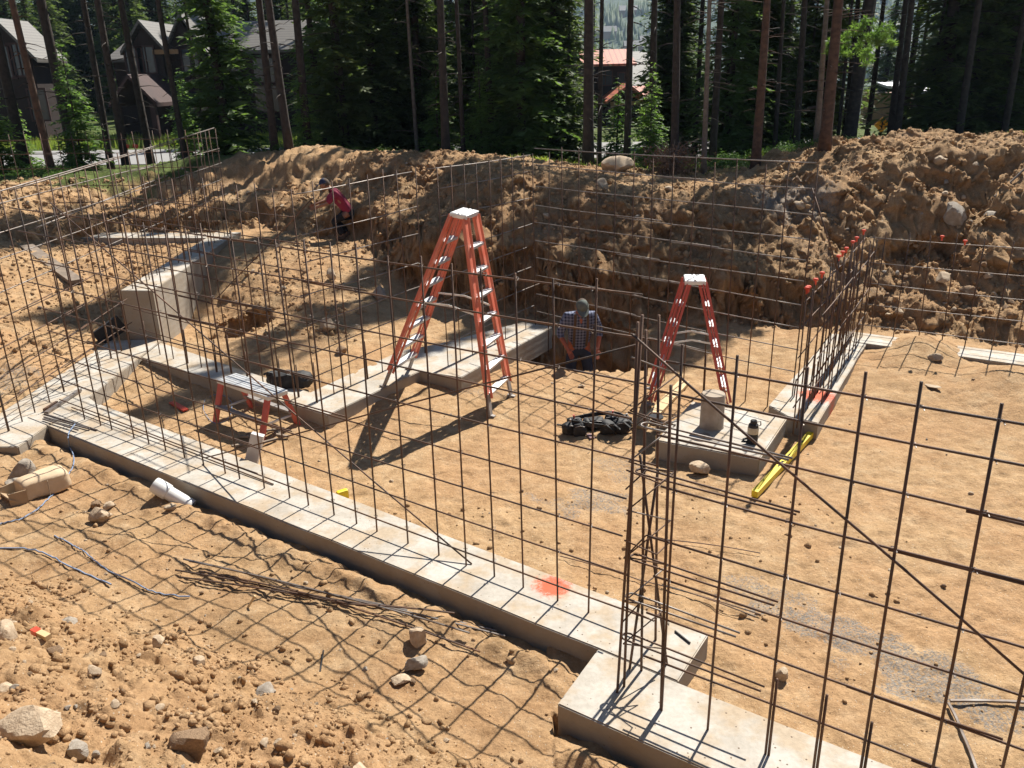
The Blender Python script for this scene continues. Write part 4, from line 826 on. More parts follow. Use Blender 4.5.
# ------------------------------------------------------------------ PEOPLE
def skin(name, verts, edges, radii, m_, parent, root=0, sub=2):
    me = bpy.data.meshes.new(name); me.from_pydata([tuple(v) for v in verts], edges, []); o = link(name, me, m_, parent)
    md = o.modifiers.new('s', 'SKIN'); md.use_smooth_shade = True
    for i, r_ in enumerate(radii):
        sv = me.skin_vertices[0].data[i]; sv.radius = (r_, r_) if isinstance(r_, float) else r_; sv.use_root = (i == root)
    sb = o.modifiers.new('u', 'SUBSURF'); sb.levels = sb.render_levels = sub; return o
M['skin'] = mat('skin', (.32, .15, .09), .6, var=.12); M['redskin'] = mat('redskin', (.40, .11, .05), .65, var=.2, scale=9)
M['darktrousers'] = mat('darktrousers', (.012, .012, .016), .9)
M['pinkshirt'] = mat('pinkshirt', (.27, .018, .055), .85, var=.2, scale=8, bump=.4, bscale=12); M['navy'] = mat('navy', (.025, .035, .08), .8, var=.3); M['greycap'] = mat('greycap', (.13, .15, .13), .85, var=.3)
M['jeans'] = mat('jeans', (.035, .045, .07), .9, var=.3); M['boots'] = mat('boots', (.10, .06, .035), .8, var=.3)
def plaid():
    mt, n, b = newmat('plaid'); tc = n.nodes.new('ShaderNodeTexCoord').outputs['Object']; sp_ = n.nodes.new('ShaderNodeSeparateXYZ'); n.links.new(tc, sp_.inputs[0])
    def st(i): return math_(n, 'LESS_THAN', math_(n, 'FRACT', math_(n, 'MULTIPLY', sp_.outputs[i], 22.)), .45)
    k = math_(n, 'MULTIPLY', st(0), st(2)); kk = math_(n, 'MULTIPLY', math_(n, 'ADD', st(0), st(2)), .5); c = mix(n, kk, (.17, .19, .27), (.02, .028, .07)); c = mix(n, k, c, (.012, .015, .04)); n.links.new(c, b.inputs['Base Color']); b.inputs['Roughness'].default_value = .9; return mt
M['plaid'] = plaid()
# joints in body space: x to the person's left, y forward(-) , z up ; person faces -y
def person(loc, rz, label, J, shirt, pants, capm, skinm, suspenders=False, brim=True):
    root = empty('person', loc, rz); tag(root, label, 'person'); V = Vector
    pel, ch, nk, hd_ = V(J['pel']), V(J['ch']), V(J['nk']), V(J['hd'])
    verts = [pel, pel.lerp(ch, .5), ch, nk, hd_ - (hd_ - nk) * .15]; ed = [(0, 1), (1, 2), (2, 3), (3, 4)]; rad = [(.15, .11), (.135, .10), (.16, .11), .055, .05]
    hands = []
    for sd in ('L', 'R'):
        sh, el, wr = V(J['sh' + sd]), V(J['el' + sd]), V(J['wr' + sd]); n0 = len(verts); verts += [sh, el, wr]; ed += [(2, n0), (n0, n0 + 1), (n0 + 1, n0 + 2)]; rad += [.062, .042, .028]
        d = (wr - el).normalized(); hx = d.cross(V((0, 1, 0))).normalized(); palm = wr + d * .075; nP = len(verts); verts.append(palm); ed.append((n0 + 2, nP)); rad.append((.036, .020))
        for k, (of, ln) in enumerate([(-.028, .06), (-.010, .075), (.009, .07), (.027, .055)]):
            b_ = palm + hx * of + d * .015; m_ = b_ + d * ln * .5 + V((0, -.012, -.004)); t_ = m_ + d * ln * .35 + V((0, -.02, -.012)); n1 = len(verts); verts += [b_, m_, t_]; ed += [(nP, n1), (n1, n1 + 1), (n1 + 1, n1 + 2)]; rad += [.010, .009, .008]
        b_ = wr + d * .03 + hx * .03; t_ = b_ + d * .04 + hx * .025; n1 = len(verts); verts += [b_, t_]; ed += [(nP, n1), (n1, n1 + 1)]; rad += [.012, .010]
    for sd in ('L', 'R'):
        hp, kn, an = V(J['hp' + sd]), V(J['kn' + sd]), V(J['an' + sd]); toe = an + V(J.get('ft', (0, -.16, -.05))); n0 = len(verts); verts += [hp, kn, an, toe]; ed += [(0, n0), (n0, n0 + 1), (n0 + 1, n0 + 2), (n0 + 2, n0 + 3)]; rad += [.085, .058, .042, .038]
    body = skin('body', verts, ed, rad, M[skinm], root)
    # head: shaped sphere with face, joined as part of the figure
    bm = bmesh.new(); bmesh.ops.create_uvsphere(bm, u_segments=28, v_segments=20, radius=1)
    fwd = V(J['face']).normalized(); upv = (hd_ - nk).normalized(); xx = fwd.cross(upv).normalized(); upv = xx.cross(fwd); Mh = Matrix((xx, -fwd, upv)).transposed()
    for v in bm.verts:
        c = v.co.copy(); x, y, z = c.x * .076, c.y * .096, c.z * .118
        if c.y < 0: 
            y *= .93; f_ = max(0, 1 - abs(c.x) / .22); y -= .026 * f_ * math.exp(-((c.z + .10) / .16) ** 2)      # nose
            for ex in (-.36, .36): y += .013 * math.exp(-((c.x - ex) / .16) ** 2 - ((c.z - .08) / .12) ** 2)      # eye sockets
            y -= .006 * math.exp(-(c.x / .3) ** 2 - ((c.z + .48) / .06) ** 2); y += .006 * math.exp(-(c.x / .3) ** 2 - ((c.z + .42) / .03) ** 2)
        if c.z < -.3: x *= 1 + (c.z + .3) * .45; y += -.004
        for ex in (-1, 1): x += ex * .016 * math.exp(-((c.x - ex) / .12) ** 2 - ((c.z) / .22) ** 2 - ((c.y - .1) / .2) ** 2)
        v.co = Mh @ V((x, y, z)) + hd_
    me = bpy.data.meshes.new('head'); bm.to_mesh(me); bm.free(); me.polygons.foreach_set('use_smooth', [True] * len(me.polygons)); h_ = link('head', me, M[skinm], root)
    # hair and cap
    bm = bmesh.new(); bmesh.ops.create_uvsphere(bm, u_segments=24, v_segments=16, radius=1)
    for v in bm.verts: c = v.co; v.co = Mh @ V((c.x * .084, c.y * .104 + .012, max(c.z, -.35) * .122 + .008)) + hd_
    bmesh.ops.delete(bm, geom=[v for v in bm.verts if (Mh.inverted() @ (v.co - hd_)).y < -.02 and (Mh.inverted() @ (v.co - hd_)).z < .05], context='VERTS'); bmobj('hair', bm, mat('hair_' + capm, (.10, .07, .05), .9), root, True)
    bm = bmesh.new(); bmesh.ops.create_uvsphere(bm, u_segments=24, v_segments=16, radius=1)
    for v in bm.verts: c = v.co; v.co = Mh @ V((c.x * .090, c.y * .110, max(c.z, .25) * .135)) + hd_
    capo = bmobj('cap', bm, M[capm], root, True)
    mb = MB(); ring = []
    for k in range(9):
        a = math.pi * (k / 8); ring.append((math.cos(a) * .085, -.06 - math.sin(a) * .13 * 1.0, .045 - .01 * math.sin(a)))
    vv = [Mh @ V(p) + hd_ for p in ring]; vv += [p + (Mh @ V((0, 0, -.008))) for p in vv]; mb.add(vv, [tuple(range(9)), tuple(range(17, 8, -1))] + [(i, i + 1, i + 10, i + 9) for i in range(8)]); mb.build('cap_brim', M[capm], capo)
    # clothes
    verts = [pel + V((0, 0, -.05)), pel.lerp(ch, .5), ch, ch.lerp(nk, .75)]; ed = [(0, 1), (1, 2), (2, 3)]; rad = [(.168, .130), (.165, .128), (.185, .130), (.085, .075)]
    for sd in ('L', 'R'):
        sh, el, wr = V(J['sh' + sd]), V(J['el' + sd]), V(J['wr' + sd]); n0 = len(verts); verts += [sh, el]; ed += [(2, n0), (n0, n0 + 1)]; rad += [.082, .060]
        if shirt == 'plaid': verts.append(el.lerp(wr, .35)); ed.append((n0 + 1, n0 + 2)); rad.append(.052)
    skin('shirt', verts, ed, rad, M[shirt], root, 1)
    verts = [pel + V((0, 0, .03)), pel + V((0, 0, -.04))]; ed = [(0, 1)]; rad = [(.165, .125), (.165, .128)]
    for sd in ('L', 'R'):
        hp, kn, an = V(J['hp' + sd]), V(J['kn' + sd]), V(J['an' + sd]); n0 = len(verts); verts += [hp, kn, kn.lerp(an, .9)]; ed += [(1, n0), (n0, n0 + 1), (n0 + 1, n0 + 2)]; rad += [.105, .078, .070]
    skin('trousers', verts, ed, rad, M[pants], root, 1)
    for sd in ('L', 'R'):
        an = V(J['an' + sd]); toe = V(J.get('ft', (0, -.16, -.05))); skin('boot', [an + V((0, 0, .08)), an + V((0, 0, -.03)), an + toe * .95], [(0, 1), (1, 2)], [.058, .056, .048], M['boots'], root)
    if suspenders:
        for ex in (-1, 1):
            mb = MB(); pts = [pel + V((ex * .09, -.135, .02)), pel.lerp(ch, .5) + V((ex * .095, -.142, 0)), ch + V((ex * .09, -.145, .03)), ch.lerp(nk, .5) + V((ex * .085, -.09, .06))]
            for a_, b_ in zip(pts[:-1], pts[1:]): mb.beam(a_, b_, .035, .008, (0, 1, 0))
            mb.build('suspender', M['boots'], root)
    return root
# man in plaid, head bowed, standing in the hole and facing the camera
Pp = Vector((.98, 11.35, 0)); zg = H1(.98, 11.35); hole = zg
person((Pp.x, Pp.y, zg), R(4), 'man in blue plaid shirt and grey cap with head bowed in the shaded hole', dict(pel=(0, .06, .86), ch=(0, -.06, 1.24), nk=(0, -.14, 1.42), hd=(0, -.24, 1.50), face=(0, -.7, -.62),
    shL=(.19, -.07, 1.33), elL=(.29, -.04, 1.06), wrL=(.23, -.22, .88), shR=(-.19, -.07, 1.33), elR=(-.29, -.04, 1.06), wrR=(-.20, -.24, .90), hpL=(.10, .05, .80), knL=(.13, -.04, .46), anL=(.13, .06, .08), hpR=(-.10, .05, .80), knR=(-.13, -.04, .46), anR=(-.13, .06, .08)), 'plaid', 'jeans', 'greycap', 'redskin', True)
# worker in pink shirt bending forward, facing left
Pf = hit(342, 240); 
person((Pf.x, Pf.y, Pf.z), R(-82), 'worker in a dark pink shirt and navy cap leaning forward on the bank', dict(pel=(0, .22, .60), ch=(0, -.04, .90), nk=(0, -.15, 1.06), hd=(0, -.25, 1.15), face=(0, -.9, -.3),
    shL=(.18, -.05, .97), elL=(.22, -.22, .78), wrL=(.14, -.42, .72), shR=(-.18, -.05, .97), elR=(-.22, -.25, .80), wrR=(-.12, -.45, .75), hpL=(.10, .2, .56), knL=(.14, -.14, .40), anL=(.12, .06, .08), hpR=(-.10, .22, .56), knR=(-.14, -.10, .38), anR=(-.12, .14, .08)), 'pinkshirt', 'darktrousers', 'navy', 'skin').scale = (.93, .93, .93)

# ------------------------------------------------------------------ TREES
def spruce_np(h, rb, seed, z0=.3, dens=1., dead=0.):
    q = np.random.default_rng(seed); V = []; 
    zs = np.arange(z0, h * .985, .21 / dens)
    for z in zs:
        t = z / h; L0 = rb * (1 - t) ** .85 * (1.0 if t > .08 else .75) + .06; nb = int(5 + 4 * (1 - t))
        for k in range(nb):
            az = q.uniform(0, 2 * math.pi); L = L0 * q.uniform(.6, 1.12); zz = z + q.uniform(-.09, .09); st = max(.09, L / 14)
            m_ = int(L / st) + 1; s = (np.arange(m_) + .5) / m_; rr = s * L; dz = .10 * L * s - .34 * L * s ** 1.7
            d = np.array([math.cos(az), math.sin(az), 0]); n = np.array([-d[1], d[0], 0])
            P = np.outer(rr, d) + np.array([0, 0, zz]) + np.outer(dz, [0, 0, 1])
            tw = (.34 * L * (1 - s) ** .6 + .07) * q.uniform(.6, 1.2, m_)
            for sg in (-1, 1):
                dirv = (n * sg * .8 + d * .65)[None] + np.c_[np.zeros(m_), np.zeros(m_), q.uniform(-.5, .15, m_)] + q.normal(0, .18, (m_, 3))
                dirv /= np.linalg.norm(dirv, axis=1)[:, None]; tip = P + dirv * tw[:, None]
                wv = np.cross(dirv, q.normal(0, .35, (m_, 3)) + [0, 0, 1]); wv /= np.linalg.norm(wv, axis=1)[:, None]; wd = (.024 + .08 * tw)[:, None]; mid = P + dirv * tw[:, None] * .45
                V.append(np.stack([P, mid + wv * wd, tip, mid - wv * wd], 1))
    V = np.concatenate(V); F = np.arange(len(V) * 4).reshape(-1, 4); return V.reshape(-1, 3), F
def pinecrown_np(h, rb, seed, zc, n=150):
    q = np.random.default_rng(seed); C = []
    for i in range(n):
        z = zc + (h - zc) * q.power(1.3); t = (z - zc) / (h - zc); L = rb * (1 - t * .75) * q.uniform(.5, 1.0); az = q.uniform(0, 6.283)
        for s in np.arange(.35, 1.01, .16):
            c = np.array([math.cos(az) * L * s, math.sin(az) * L * s, z + .25 * L * s ** 2 - .1 * s]) + q.normal(0, .06, 3); C.append(c)
    C = np.array(C); k = 13; d = q.normal(0, 1, (len(C), k, 3)); d[..., 2] += .35; d /= np.linalg.norm(d, axis=2)[..., None]
    ln = q.uniform(.12, .24, (len(C), k, 1)); P = C[:, None] + d * .02; tip = P + d * ln; wv = np.cross(d, q.normal(0, 1, (len(C), k, 3))); wv /= np.linalg.norm(wv, axis=2)[..., None]; mid = P + d * ln * .5
    V = np.stack([P, mid + wv * .022, tip, mid - wv * .022], 2).reshape(-1, 3); return V, np.arange(len(V)).reshape(-1, 4)
def trunkmesh(h, r, seed, n=9, lean=.02, stubs=0, mt='bark'):
    rr = random.Random(seed); pts = []; rs = []; a = rr.uniform(0, 6)
    for i in range(12):
        t = i / 11; pts.append((math.sin(t * 3 + a) * lean * h * .25, math.cos(t * 2.3 + a) * lean * h * .25, t * h - .25)); rs.append(r * (1 - .72 * t) * (1.25 if i == 0 else 1))
    mb = MB(); mb.tube(pts, rs, n)
    for i in range(stubs):
        z = rr.uniform(.08, .6) * h; az = rr.uniform(0, 6.28); L = rr.uniform(.25, 1.0); R0 = r * (1 - .7 * z / h)
        p = Vector((math.cos(az) * R0 * .6, math.sin(az) * R0 * .6, z)); e = p + Vector((math.cos(az) * L, math.sin(az) * L, rr.uniform(-.35, .15) * L)); mb.tube([p, (p + e) / 2 + Vector((0, 0, .03)), e], [.014, .009, .004], 4)
    me = bpy.data.meshes.new('trunk'); me.from_pydata([tuple(v) for v in mb.v], [], mb.f); me.polygons.foreach_set('use_smooth', [True] * len(me.polygons)); me.materials.append(M[mt]); return me
SPR = []
for i, (h, rb) in enumerate([(9, 1.75), (11, 2.0), (7, 1.35), (12, 2.1)]):
    V, F_ = spruce_np(h, rb, 40 + i, dens=1.15); me = npmesh('crown', V, F_, False); me.materials.append(M['needles']); SPR.append((h, me, trunkmesh(h, .11 + .01 * h * .6, 60 + i, stubs=0)))
SPRB = []
for h, me, tm_ in SPR:
    c = me.copy(); c.materials.clear(); c.materials.append(M['litneedles']); SPRB.append(c)
YNG = []
for i, (h, rb) in enumerate([(3.0, .85), (2.2, .7), (4.0, 1.05)]):
    V, F_ = spruce_np(h, rb, 80 + i, z0=.12, dens=1.6); me = npmesh('crown', V, F_, False); me.materials.append(M['brightneedles']); YNG.append((h, me, trunkmesh(h, .045, 90 + i)))
PIN = []
for i, (h, rb, r_, mt) in enumerate([(11, 1.2, .12, 'bark'), (13, 1.3, .15, 'bark'), (10, 1.1, .10, 'greybark'), (12, 1.3, .15, 'redbark'), (10, 1.0, .07, 'bark')]):
    V, F_ = pinecrown_np(h, rb, 110 + i, h * .62, 90); me = npmesh('crown', V, F_, False); me.materials.append(M['needles']); PIN.append((h, me, trunkmesh(h, r_, 130 + i, stubs=26, mt=mt)))
def tree(kind, i, x, y, s, label, group=None, name=None, rz=None, tilt=0, cat='tree', sz=None, z=None):
    lib = {'spruce': SPR, 'young': YNG, 'pine': PIN}[kind]; h, cm, tm_ = lib[i % len(lib)]
    z = H1(x, y) if z is None else z
    root = empty(name or {'spruce': 'spruce_tree', 'young': 'young_spruce', 'pine': 'pine_tree'}[kind], (x, y, z)); root.scale = (s, s, sz or s); root.rotation_euler = (random.gauss(0, .012), random.gauss(0, .012) + tilt, random.uniform(0, 6.28) if rz is None else rz)
    link('crown', cm, None, root); link('trunk', tm_, None, root); return tag(root, label, cat, group)
def xa(pxx, y, py=140): d = ray(pxx, py); return d.x / d.y * y
# trunks one can tell apart, left to right: (px at eye height of base, distance, index, thickness scale, tilt, label)
TR = [(22, 23, 1, 1.0, .0, 'dark pine trunk at the far left edge', 0), (44, 21, 3, .62, .0, 'slim reddish pine trunk second from the left edge', 0), (70, 24, 1, 1.05, 0, 'dark pine trunk inside the leafy young spruce at left', 0),
    (104, 25, 0, .9, 0, 'dark pine trunk left of the orange road stakes', 0), (124, 23, 0, .95, 0, 'dark pine trunk right by the orange road stakes', 0), (146, 25, 0, 1.0, 0, 'pine trunk before the lodge porch', 0),
    (184, 24, 0, .75, .0, 'slim dark pine trunk before the lodge right gable', 0), (204, 27, 4, .9, 0, 'thin pine trunk left of the big lit spruce', 0), (273, 21.5, 0, .85, 0, 'left of the two close dark trunks before the lodge roof', 0), (289, 21, 0, .9, 0, 'right of the two close dark trunks before the lodge roof', 0), (309, 22.5, 0, 1.0, 0, 'dark pine trunk at the right end of the lodge roof', 0),
    (447, 20.5, 0, .9, 0, 'dark pine trunk above the cut bank left of centre', 0), (461, 21.5, 4, .9, 0, 'thin pine trunk above the bank left of centre', 0), (490, 23, 0, .8, 0, 'pine trunk above the bank right of the paired trunks', 0), (416, 24, 2, .6, 0, 'thin grey trunk in the dark spruces', 0),
    (587, 19.5, 1, .85, 0, 'straight dark trunk left of the orange roofed house', 0), (601, 21, 4, .9, 0, 'thin dark trunk at the left side of the orange roof', 0), (628, 20.5, 0, .75, 0, 'dark trunk crossing the orange roof', 0), (654, 21, 0, .8, 0, 'dark trunk right of the orange roof', 0), (674, 18.2, 1, .62, .0, 'brown pine trunk behind the brown brush pile', 0),
    (704, 17.6, 2, .62, 0, 'grey brown trunk right of the brush pile', 0), (712, 21, 0, .8, 0, 'dark trunk just behind the grey brown trunk', 0), (756, 17.2, 3, .68, 0, 'sunlit reddish trunk on the bank right of centre', 0), (823, 17.3, 3, .85, 0, 'thick orange barked trunk beside the right heap', 0),
    (815, 18.6, 2, .7, 0, 'lichened slender trunk just left of the orange barked trunk', 0), (850, 25, 1, 1.35, 0, 'thickest dark trunk behind the crest of the heap', 0), (797, 23, 0, .8, 0, 'dark trunk left of the lichened trunk', 0), (776, 24, 4, 1, 0, 'thin trunk above the green shrubs', 0),
    (889, 25.5, 0, .85, .0, 'left of the crossing pair of trunks by the yellow sign', .02), (897, 25, 0, .95, 0, 'right of the crossing pair of trunks by the yellow sign', .035), (960, 25, 0, 1.0, 0, 'dark trunk in the big right hand spruce', 0), (1001, 25, 0, .9, .0, 'dark trunk at the right edge above the heap', .02)]
for pxx, y, i, s, t, lab, tl in TR:
    o = tree('pine', i, xa(pxx, y), y, s, lab, tilt=tl, sz=(1.0 if y > 19 else .85) * (min(1.0, (y - 12.) / .7 / 11)))
for i in range(34):
    pxx = random.choice([random.uniform(690, 1010), random.uniform(395, 585), random.uniform(690, 1010)]); y = random.uniform(26, 33)
    if 868 < pxx < 884 or 600 < pxx < 650: continue
    tree('pine', [4, 2, 4, 0][i % 4], xa(pxx, y), y, random.uniform(.75, 1.0), 'thin bare pine trunk in the open edge of the wood', 'thin pines at the edge of the wood', sz=.95)
# front dark spruces
for pxx, y, i, s, lab in [(226, 25, 1, .95, 'large half lit spruce in front of the lodge'), (345, 24, 0, 1., 'dark spruce right of the lodge'), (378, 25.5, 1, 1., 'tall dark spruce left of centre'), (418, 26, 3, .9, 'dark spruce behind the paired trunks'), (322, 27, 2, 1.1, 'smaller dark spruce before the end of the lodge'),
    (523, 22, 0, 1., 'dark spruce at the picture centre'), (556, 23.5, 3, .9, 'tall dark spruce left of the orange roofed house'), (727, 25, 0, 1., 'dark spruce right of the orange roofed house'), (757, 27, 3, .95, 'dark spruce behind the sunlit reddish trunk'), (664, 31, 2, 1.3, 'narrow spruce beside the orange roofed house'),
    (960, 27, 1, 1.15, 'big dark spruce above the right heap'), (1000, 28, 0, 1.2, 'dark spruce at the right edge')]:
    o_ = tree('spruce', i, xa(pxx, y), y, s * .95, lab)
    if pxx in (226, 322, 523, 727, 664, 1000): o_.children[0].data = SPRB[i % 4]
for pxx, y, i, s, lab in [(78, 22.5, 2, .82, 'bright young spruce on the left before the road'), (-2, 22, 2, .8, 'bright young spruce cut by the left edge'), (651, 19.5, 2, .58, 'bright young spruce standing before the orange roofed house'), (617, 22, 0, .75, 'small green young spruce before the porch of the orange roofed house'), (305, 22.5, 0, .7, 'young spruce beside the paired dark trunks'),
    (481, 21.5, 2, .62, 'bright young spruce above the bank left of centre'), (438, 22.5, 0, .9, 'young spruce between the dark trunks left of centre'), (20, 24, 0, .7, 'low young spruce left behind the mesh'), (190, 30, 2, .8, 'young spruce below the lodge gable'), (790, 24, 1, .8, 'pale green young tree left of the thick trunks')]:
    tree('young', i, xa(pxx, y), y, s, lab)
# pine bough hanging into view at the thick trunk
q = np.random.default_rng(5); C = np.concatenate([q.normal(0, 1, (9, 3)) * [.1, .1, .07] + [cx_, q.uniform(-.2, .2), cz_] for cx_, cz_ in [(-.42, -.1), (-.3, .12), (-.1, .2), (.1, .1), (.3, .0), (.5, .05), (-.2, -.22), (.05, -.15), (.25, -.25), (-.55, -.05), (.4, .22), (0, .35)]])
kk = 34; dq = q.normal(0, 1, (len(C), kk, 3)); dq[..., 2] += .3; dq /= np.linalg.norm(dq, axis=2)[..., None]; ln = q.uniform(.06, .13, (len(C), kk, 1)); Pq_ = np.repeat(C[:, None], kk, 1); wv = np.cross(dq, q.normal(0, 1, (len(C), kk, 3))); wv /= np.linalg.norm(wv, axis=2)[..., None]
V = np.stack([Pq_, Pq_ + dq * ln * .5 + wv * .009, Pq_ + dq * ln, Pq_ + dq * ln * .5 - wv * .009], 2).reshape(-1, 3); F_ = np.arange(len(V)).reshape(-1, 4)
me = npmesh('bough', V, F_, False); me.materials.append(M['brightneedles']); o = link('pine_bough', me); d = ray(861, 42); t = 17.6 / d.y; o.location = (d.x * t, 17.6, CAMZ + d.z * t); tag(o, 'lit green pine bough hanging beside the orange barked trunk', 'bough')
# the wood behind
k = 0
for a in range(400):
    y = random.uniform(27, 34) if random.random() < .35 else random.uniform(42, 95); pxx = random.uniform(-60, 1090)
    if y < 35 and (pxx < 330 or 590 < pxx < 660 or 870 < pxx < 935): continue
    if 575 < pxx < 672 and y < 72: continue
    if pxx < 325 and y < 62: continue
    if (868 < pxx < 940): 
        if random.random() < .75: continue
    if 575 < pxx < 672 and random.random() < .8: continue
    if 690 < pxx < 870 and y < 60 and random.random() < .5: continue
    if k >= 150: break
    kd = random.random(); s = random.uniform(.85, 1.25) * (1 if y < 40 else 1.25)
    if kd < .68: tree('spruce', random.randrange(4), xa(pxx, y), y, s, 'dark evergreen in the wood behind the site', 'evergreens in the wood behind')
    else: tree('pine', random.choice([0, 1, 2, 4]), xa(pxx, y), y, s, 'bare trunked pine in the wood behind the site', 'pines in the wood behind')
    k += 1
for a in range(64):
    pxx = -60 + a * 10.5 + random.uniform(-6, 6); y = random.uniform(60, 82)
    if 575 < pxx < 672: continue
    tree('spruce', random.randrange(4), xa(pxx, y), y, random.uniform(1.1, 1.6), 'tall evergreen in the dense wood behind the lodge', 'evergreens behind the lodge')
# shrubs
def shrubmesh(seed, n=500, mt='shrub'):
    q = np.random.default_rng(seed); C = q.normal(0, 1, (n, 3)) * [.42, .42, .22] + [0, 0, .3]; C[:, 2] = np.abs(C[:, 2]); k = 4
    d = q.normal(0, 1, (n, k, 3)); d /= np.linalg.norm(d, axis=2)[..., None]; ln = q.uniform(.04, .09, (n, k, 1)); P = np.repeat(C[:, None], k, 1); wv = np.cross(d, q.normal(0, 1, (n, k, 3))); wv /= np.linalg.norm(wv, axis=2)[..., None]
    V = np.stack([P, P + d * ln * .5 + wv * ln * .32, P + d * ln, P + d * ln * .5 - wv * ln * .32], 2).reshape(-1, 3); me = npmesh('shrub', V, np.arange(len(V)).reshape(-1, 4), False); me.materials.append(M[mt]); return me
SH = [shrubmesh(200 + i) for i in range(3)]; BS = shrubmesh(240, 900, 'brownneedles')
for i in range(70):
    z_ = random.random()
    pxx, y = (random.uniform(715, 835), random.uniform(17.5, 24)) if z_ < .45 else ((random.uniform(-20, 90), random.uniform(20, 26)) if z_ < .7 else (random.uniform(280, 700), random.uniform(20.5, 26)))
    x = xa(pxx, y); o = link('shrub', SH[i % 3]); s = random.uniform(.35, .65); o.scale = (s, s, s * .6); o.location = (x, y, H1(x, y) - .03); o.rotation_euler.z = random.uniform(0, 6); tag(o, 'low green shrub at the edge of the wood', 'shrub', 'shrubs at the edge of the wood')
P = hit(678, 180); br = empty('brush_pile', (P.x, P.y + .8, P.z)); tag(br, 'reddish brown dead brush pile on top of the bank', 'brush pile'); o = link('dead_needles', BS, None, br); o.scale = (.6, .45, .75)
mb = MB()
for i in range(26): a = random.uniform(0, 6.28); L = random.uniform(.35, .65); mb.tube([(0, 0, .1), (math.cos(a) * L * .5, math.sin(a) * L * .4, random.uniform(.3, .6)), (math.cos(a) * L, math.sin(a) * L * .6, random.uniform(.05, .75))], [.018, .012, .005], 4)
mb.build('twigs', M['greybark'], br)
# roadside grass
def grass(name, n, fx, label, hh=.28):
    X, Y = fx(n); Z = Hf(X, Y); a = rng.uniform(0, 6.28, n); hgt = rng.uniform(.4, 1, n) * hh; w_ = .03; dx = np.cos(a) * w_; dy = np.sin(a) * w_; lx = rng.normal(0, .08, n); ly = rng.normal(0, .08, n)
    V = np.stack([np.stack([X - dx, Y - dy, Z], -1), np.stack([X + dx, Y + dy, Z], -1), np.stack([X + lx, Y + ly, Z + hgt], -1)], 1).reshape(-1, 3); o = link(name, npmesh(name, V, np.arange(len(V)).reshape(-1, 3), False), M['grass']); tag(o, label, 'grass', kind='stuff')
M['grass'] = leafmat('grass', (.16, .20, .04), (.30, .34, .09), .4)
grass('grass', 14000, lambda n: (rng.uniform(-40, -4, n), rng.uniform(39.5, 47, n)), 'sunlit tall grass beyond the road on the left', .5)
grass('grass', 6000, lambda n: (rng.uniform(0, 12, n), 18.3 + rng.power(.8, n) * 9), 'grass and low herbs under the trees', .13)

# ------------------------------------------------------------------ BUILDINGS
def gable(mb, x0, x1, y0, y1, ze, zr, ov=.5, axis='y', th=.18):
    """pitched roof slabs; ridge along axis"""
    if axis == 'y':
        xm = (x0 + x1) / 2; k = (zr - ze) / (xm - x0)
        for s, xe in ((-1, x0 - ov), (1, x1 + ov)):
            ze_ = ze - k * ov; A = [(xe, y0 - ov, ze_), (xm, y0 - ov, zr), (xm, y1 + ov, zr), (xe, y1 + ov, ze_)]
            v = A + [(p[0], p[1], p[2] + th) for p in A]; mb.add(v, [(0, 1, 2, 3), (4, 5, 6, 7), (0, 1, 5, 4), (1, 2, 6, 5), (2, 3, 7, 6), (3, 0, 4, 7)])
    else:
        ym = (y0 + y1) / 2; k = (zr - ze) / (ym - y0)
        for s, ye in ((-1, y0 - ov), (1, y1 + ov)):
            ze_ = ze - k * ov; A = [(x0 - ov, ye, ze_), (x0 - ov, ym, zr), (x1 + ov, ym, zr), (x1 + ov, ye, ze_)]
            v = A + [(p[0], p[1], p[2] + th) for p in A]; mb.add(v, [(0, 1, 2, 3), (4, 5, 6, 7), (0, 1, 5, 4), (1, 2, 6, 5), (2, 3, 7, 6), (3, 0, 4, 7)])
def walls(mb, x0, x1, y0, y1, z0, ze, zr=None, axis='y'):
    mb.box(((x0 + x1) / 2, (y0 + y1) / 2, (z0 + ze) / 2), (x1 - x0, y1 - y0, ze - z0))
    if zr:
        if axis == 'y':
            xm = (x0 + x1) / 2; v = [(x0, y0, ze), (x1, y0, ze), (xm, y0, zr), (x0, y1, ze), (x1, y1, ze), (xm, y1, zr)]
        else:
            ym = (y0 + y1) / 2; v = [(x0, y0, ze), (x0, y1, ze), (x0, ym, zr), (x1, y0, ze), (x1, y1, ze), (x1, ym, zr)]
        mb.add(v, [(0, 1, 2), (3, 5, 4), (0, 3, 4, 1), (0, 2, 5, 3), (1, 4, 5, 2)])
def window(root, x, y, z, w_, h_):
    f = MB(); t = .09
    for q in (((x, y, z + h_ / 2), (w_ + t, .08, t)), ((x, y, z - h_ / 2), (w_ + t, .08, t)), ((x - w_ / 2, y, z), (t, .08, h_ - t)), ((x + w_ / 2, y, z), (t, .08, h_ - t)), ((x, y, z), (.05, .06, h_ - t))): f.box(*q)
    f = f.build('window', M['redtrim'], root); MB().box((x, y + .03, z), (w_, .02, h_)).build('pane', M['glass'], f)
def bpos(pxx, y, py=100): return xa(pxx, y, py)
def zat(pyy, y, pxx=500): d = ray(pxx, pyy); return CAMZ + d.z / d.y * y
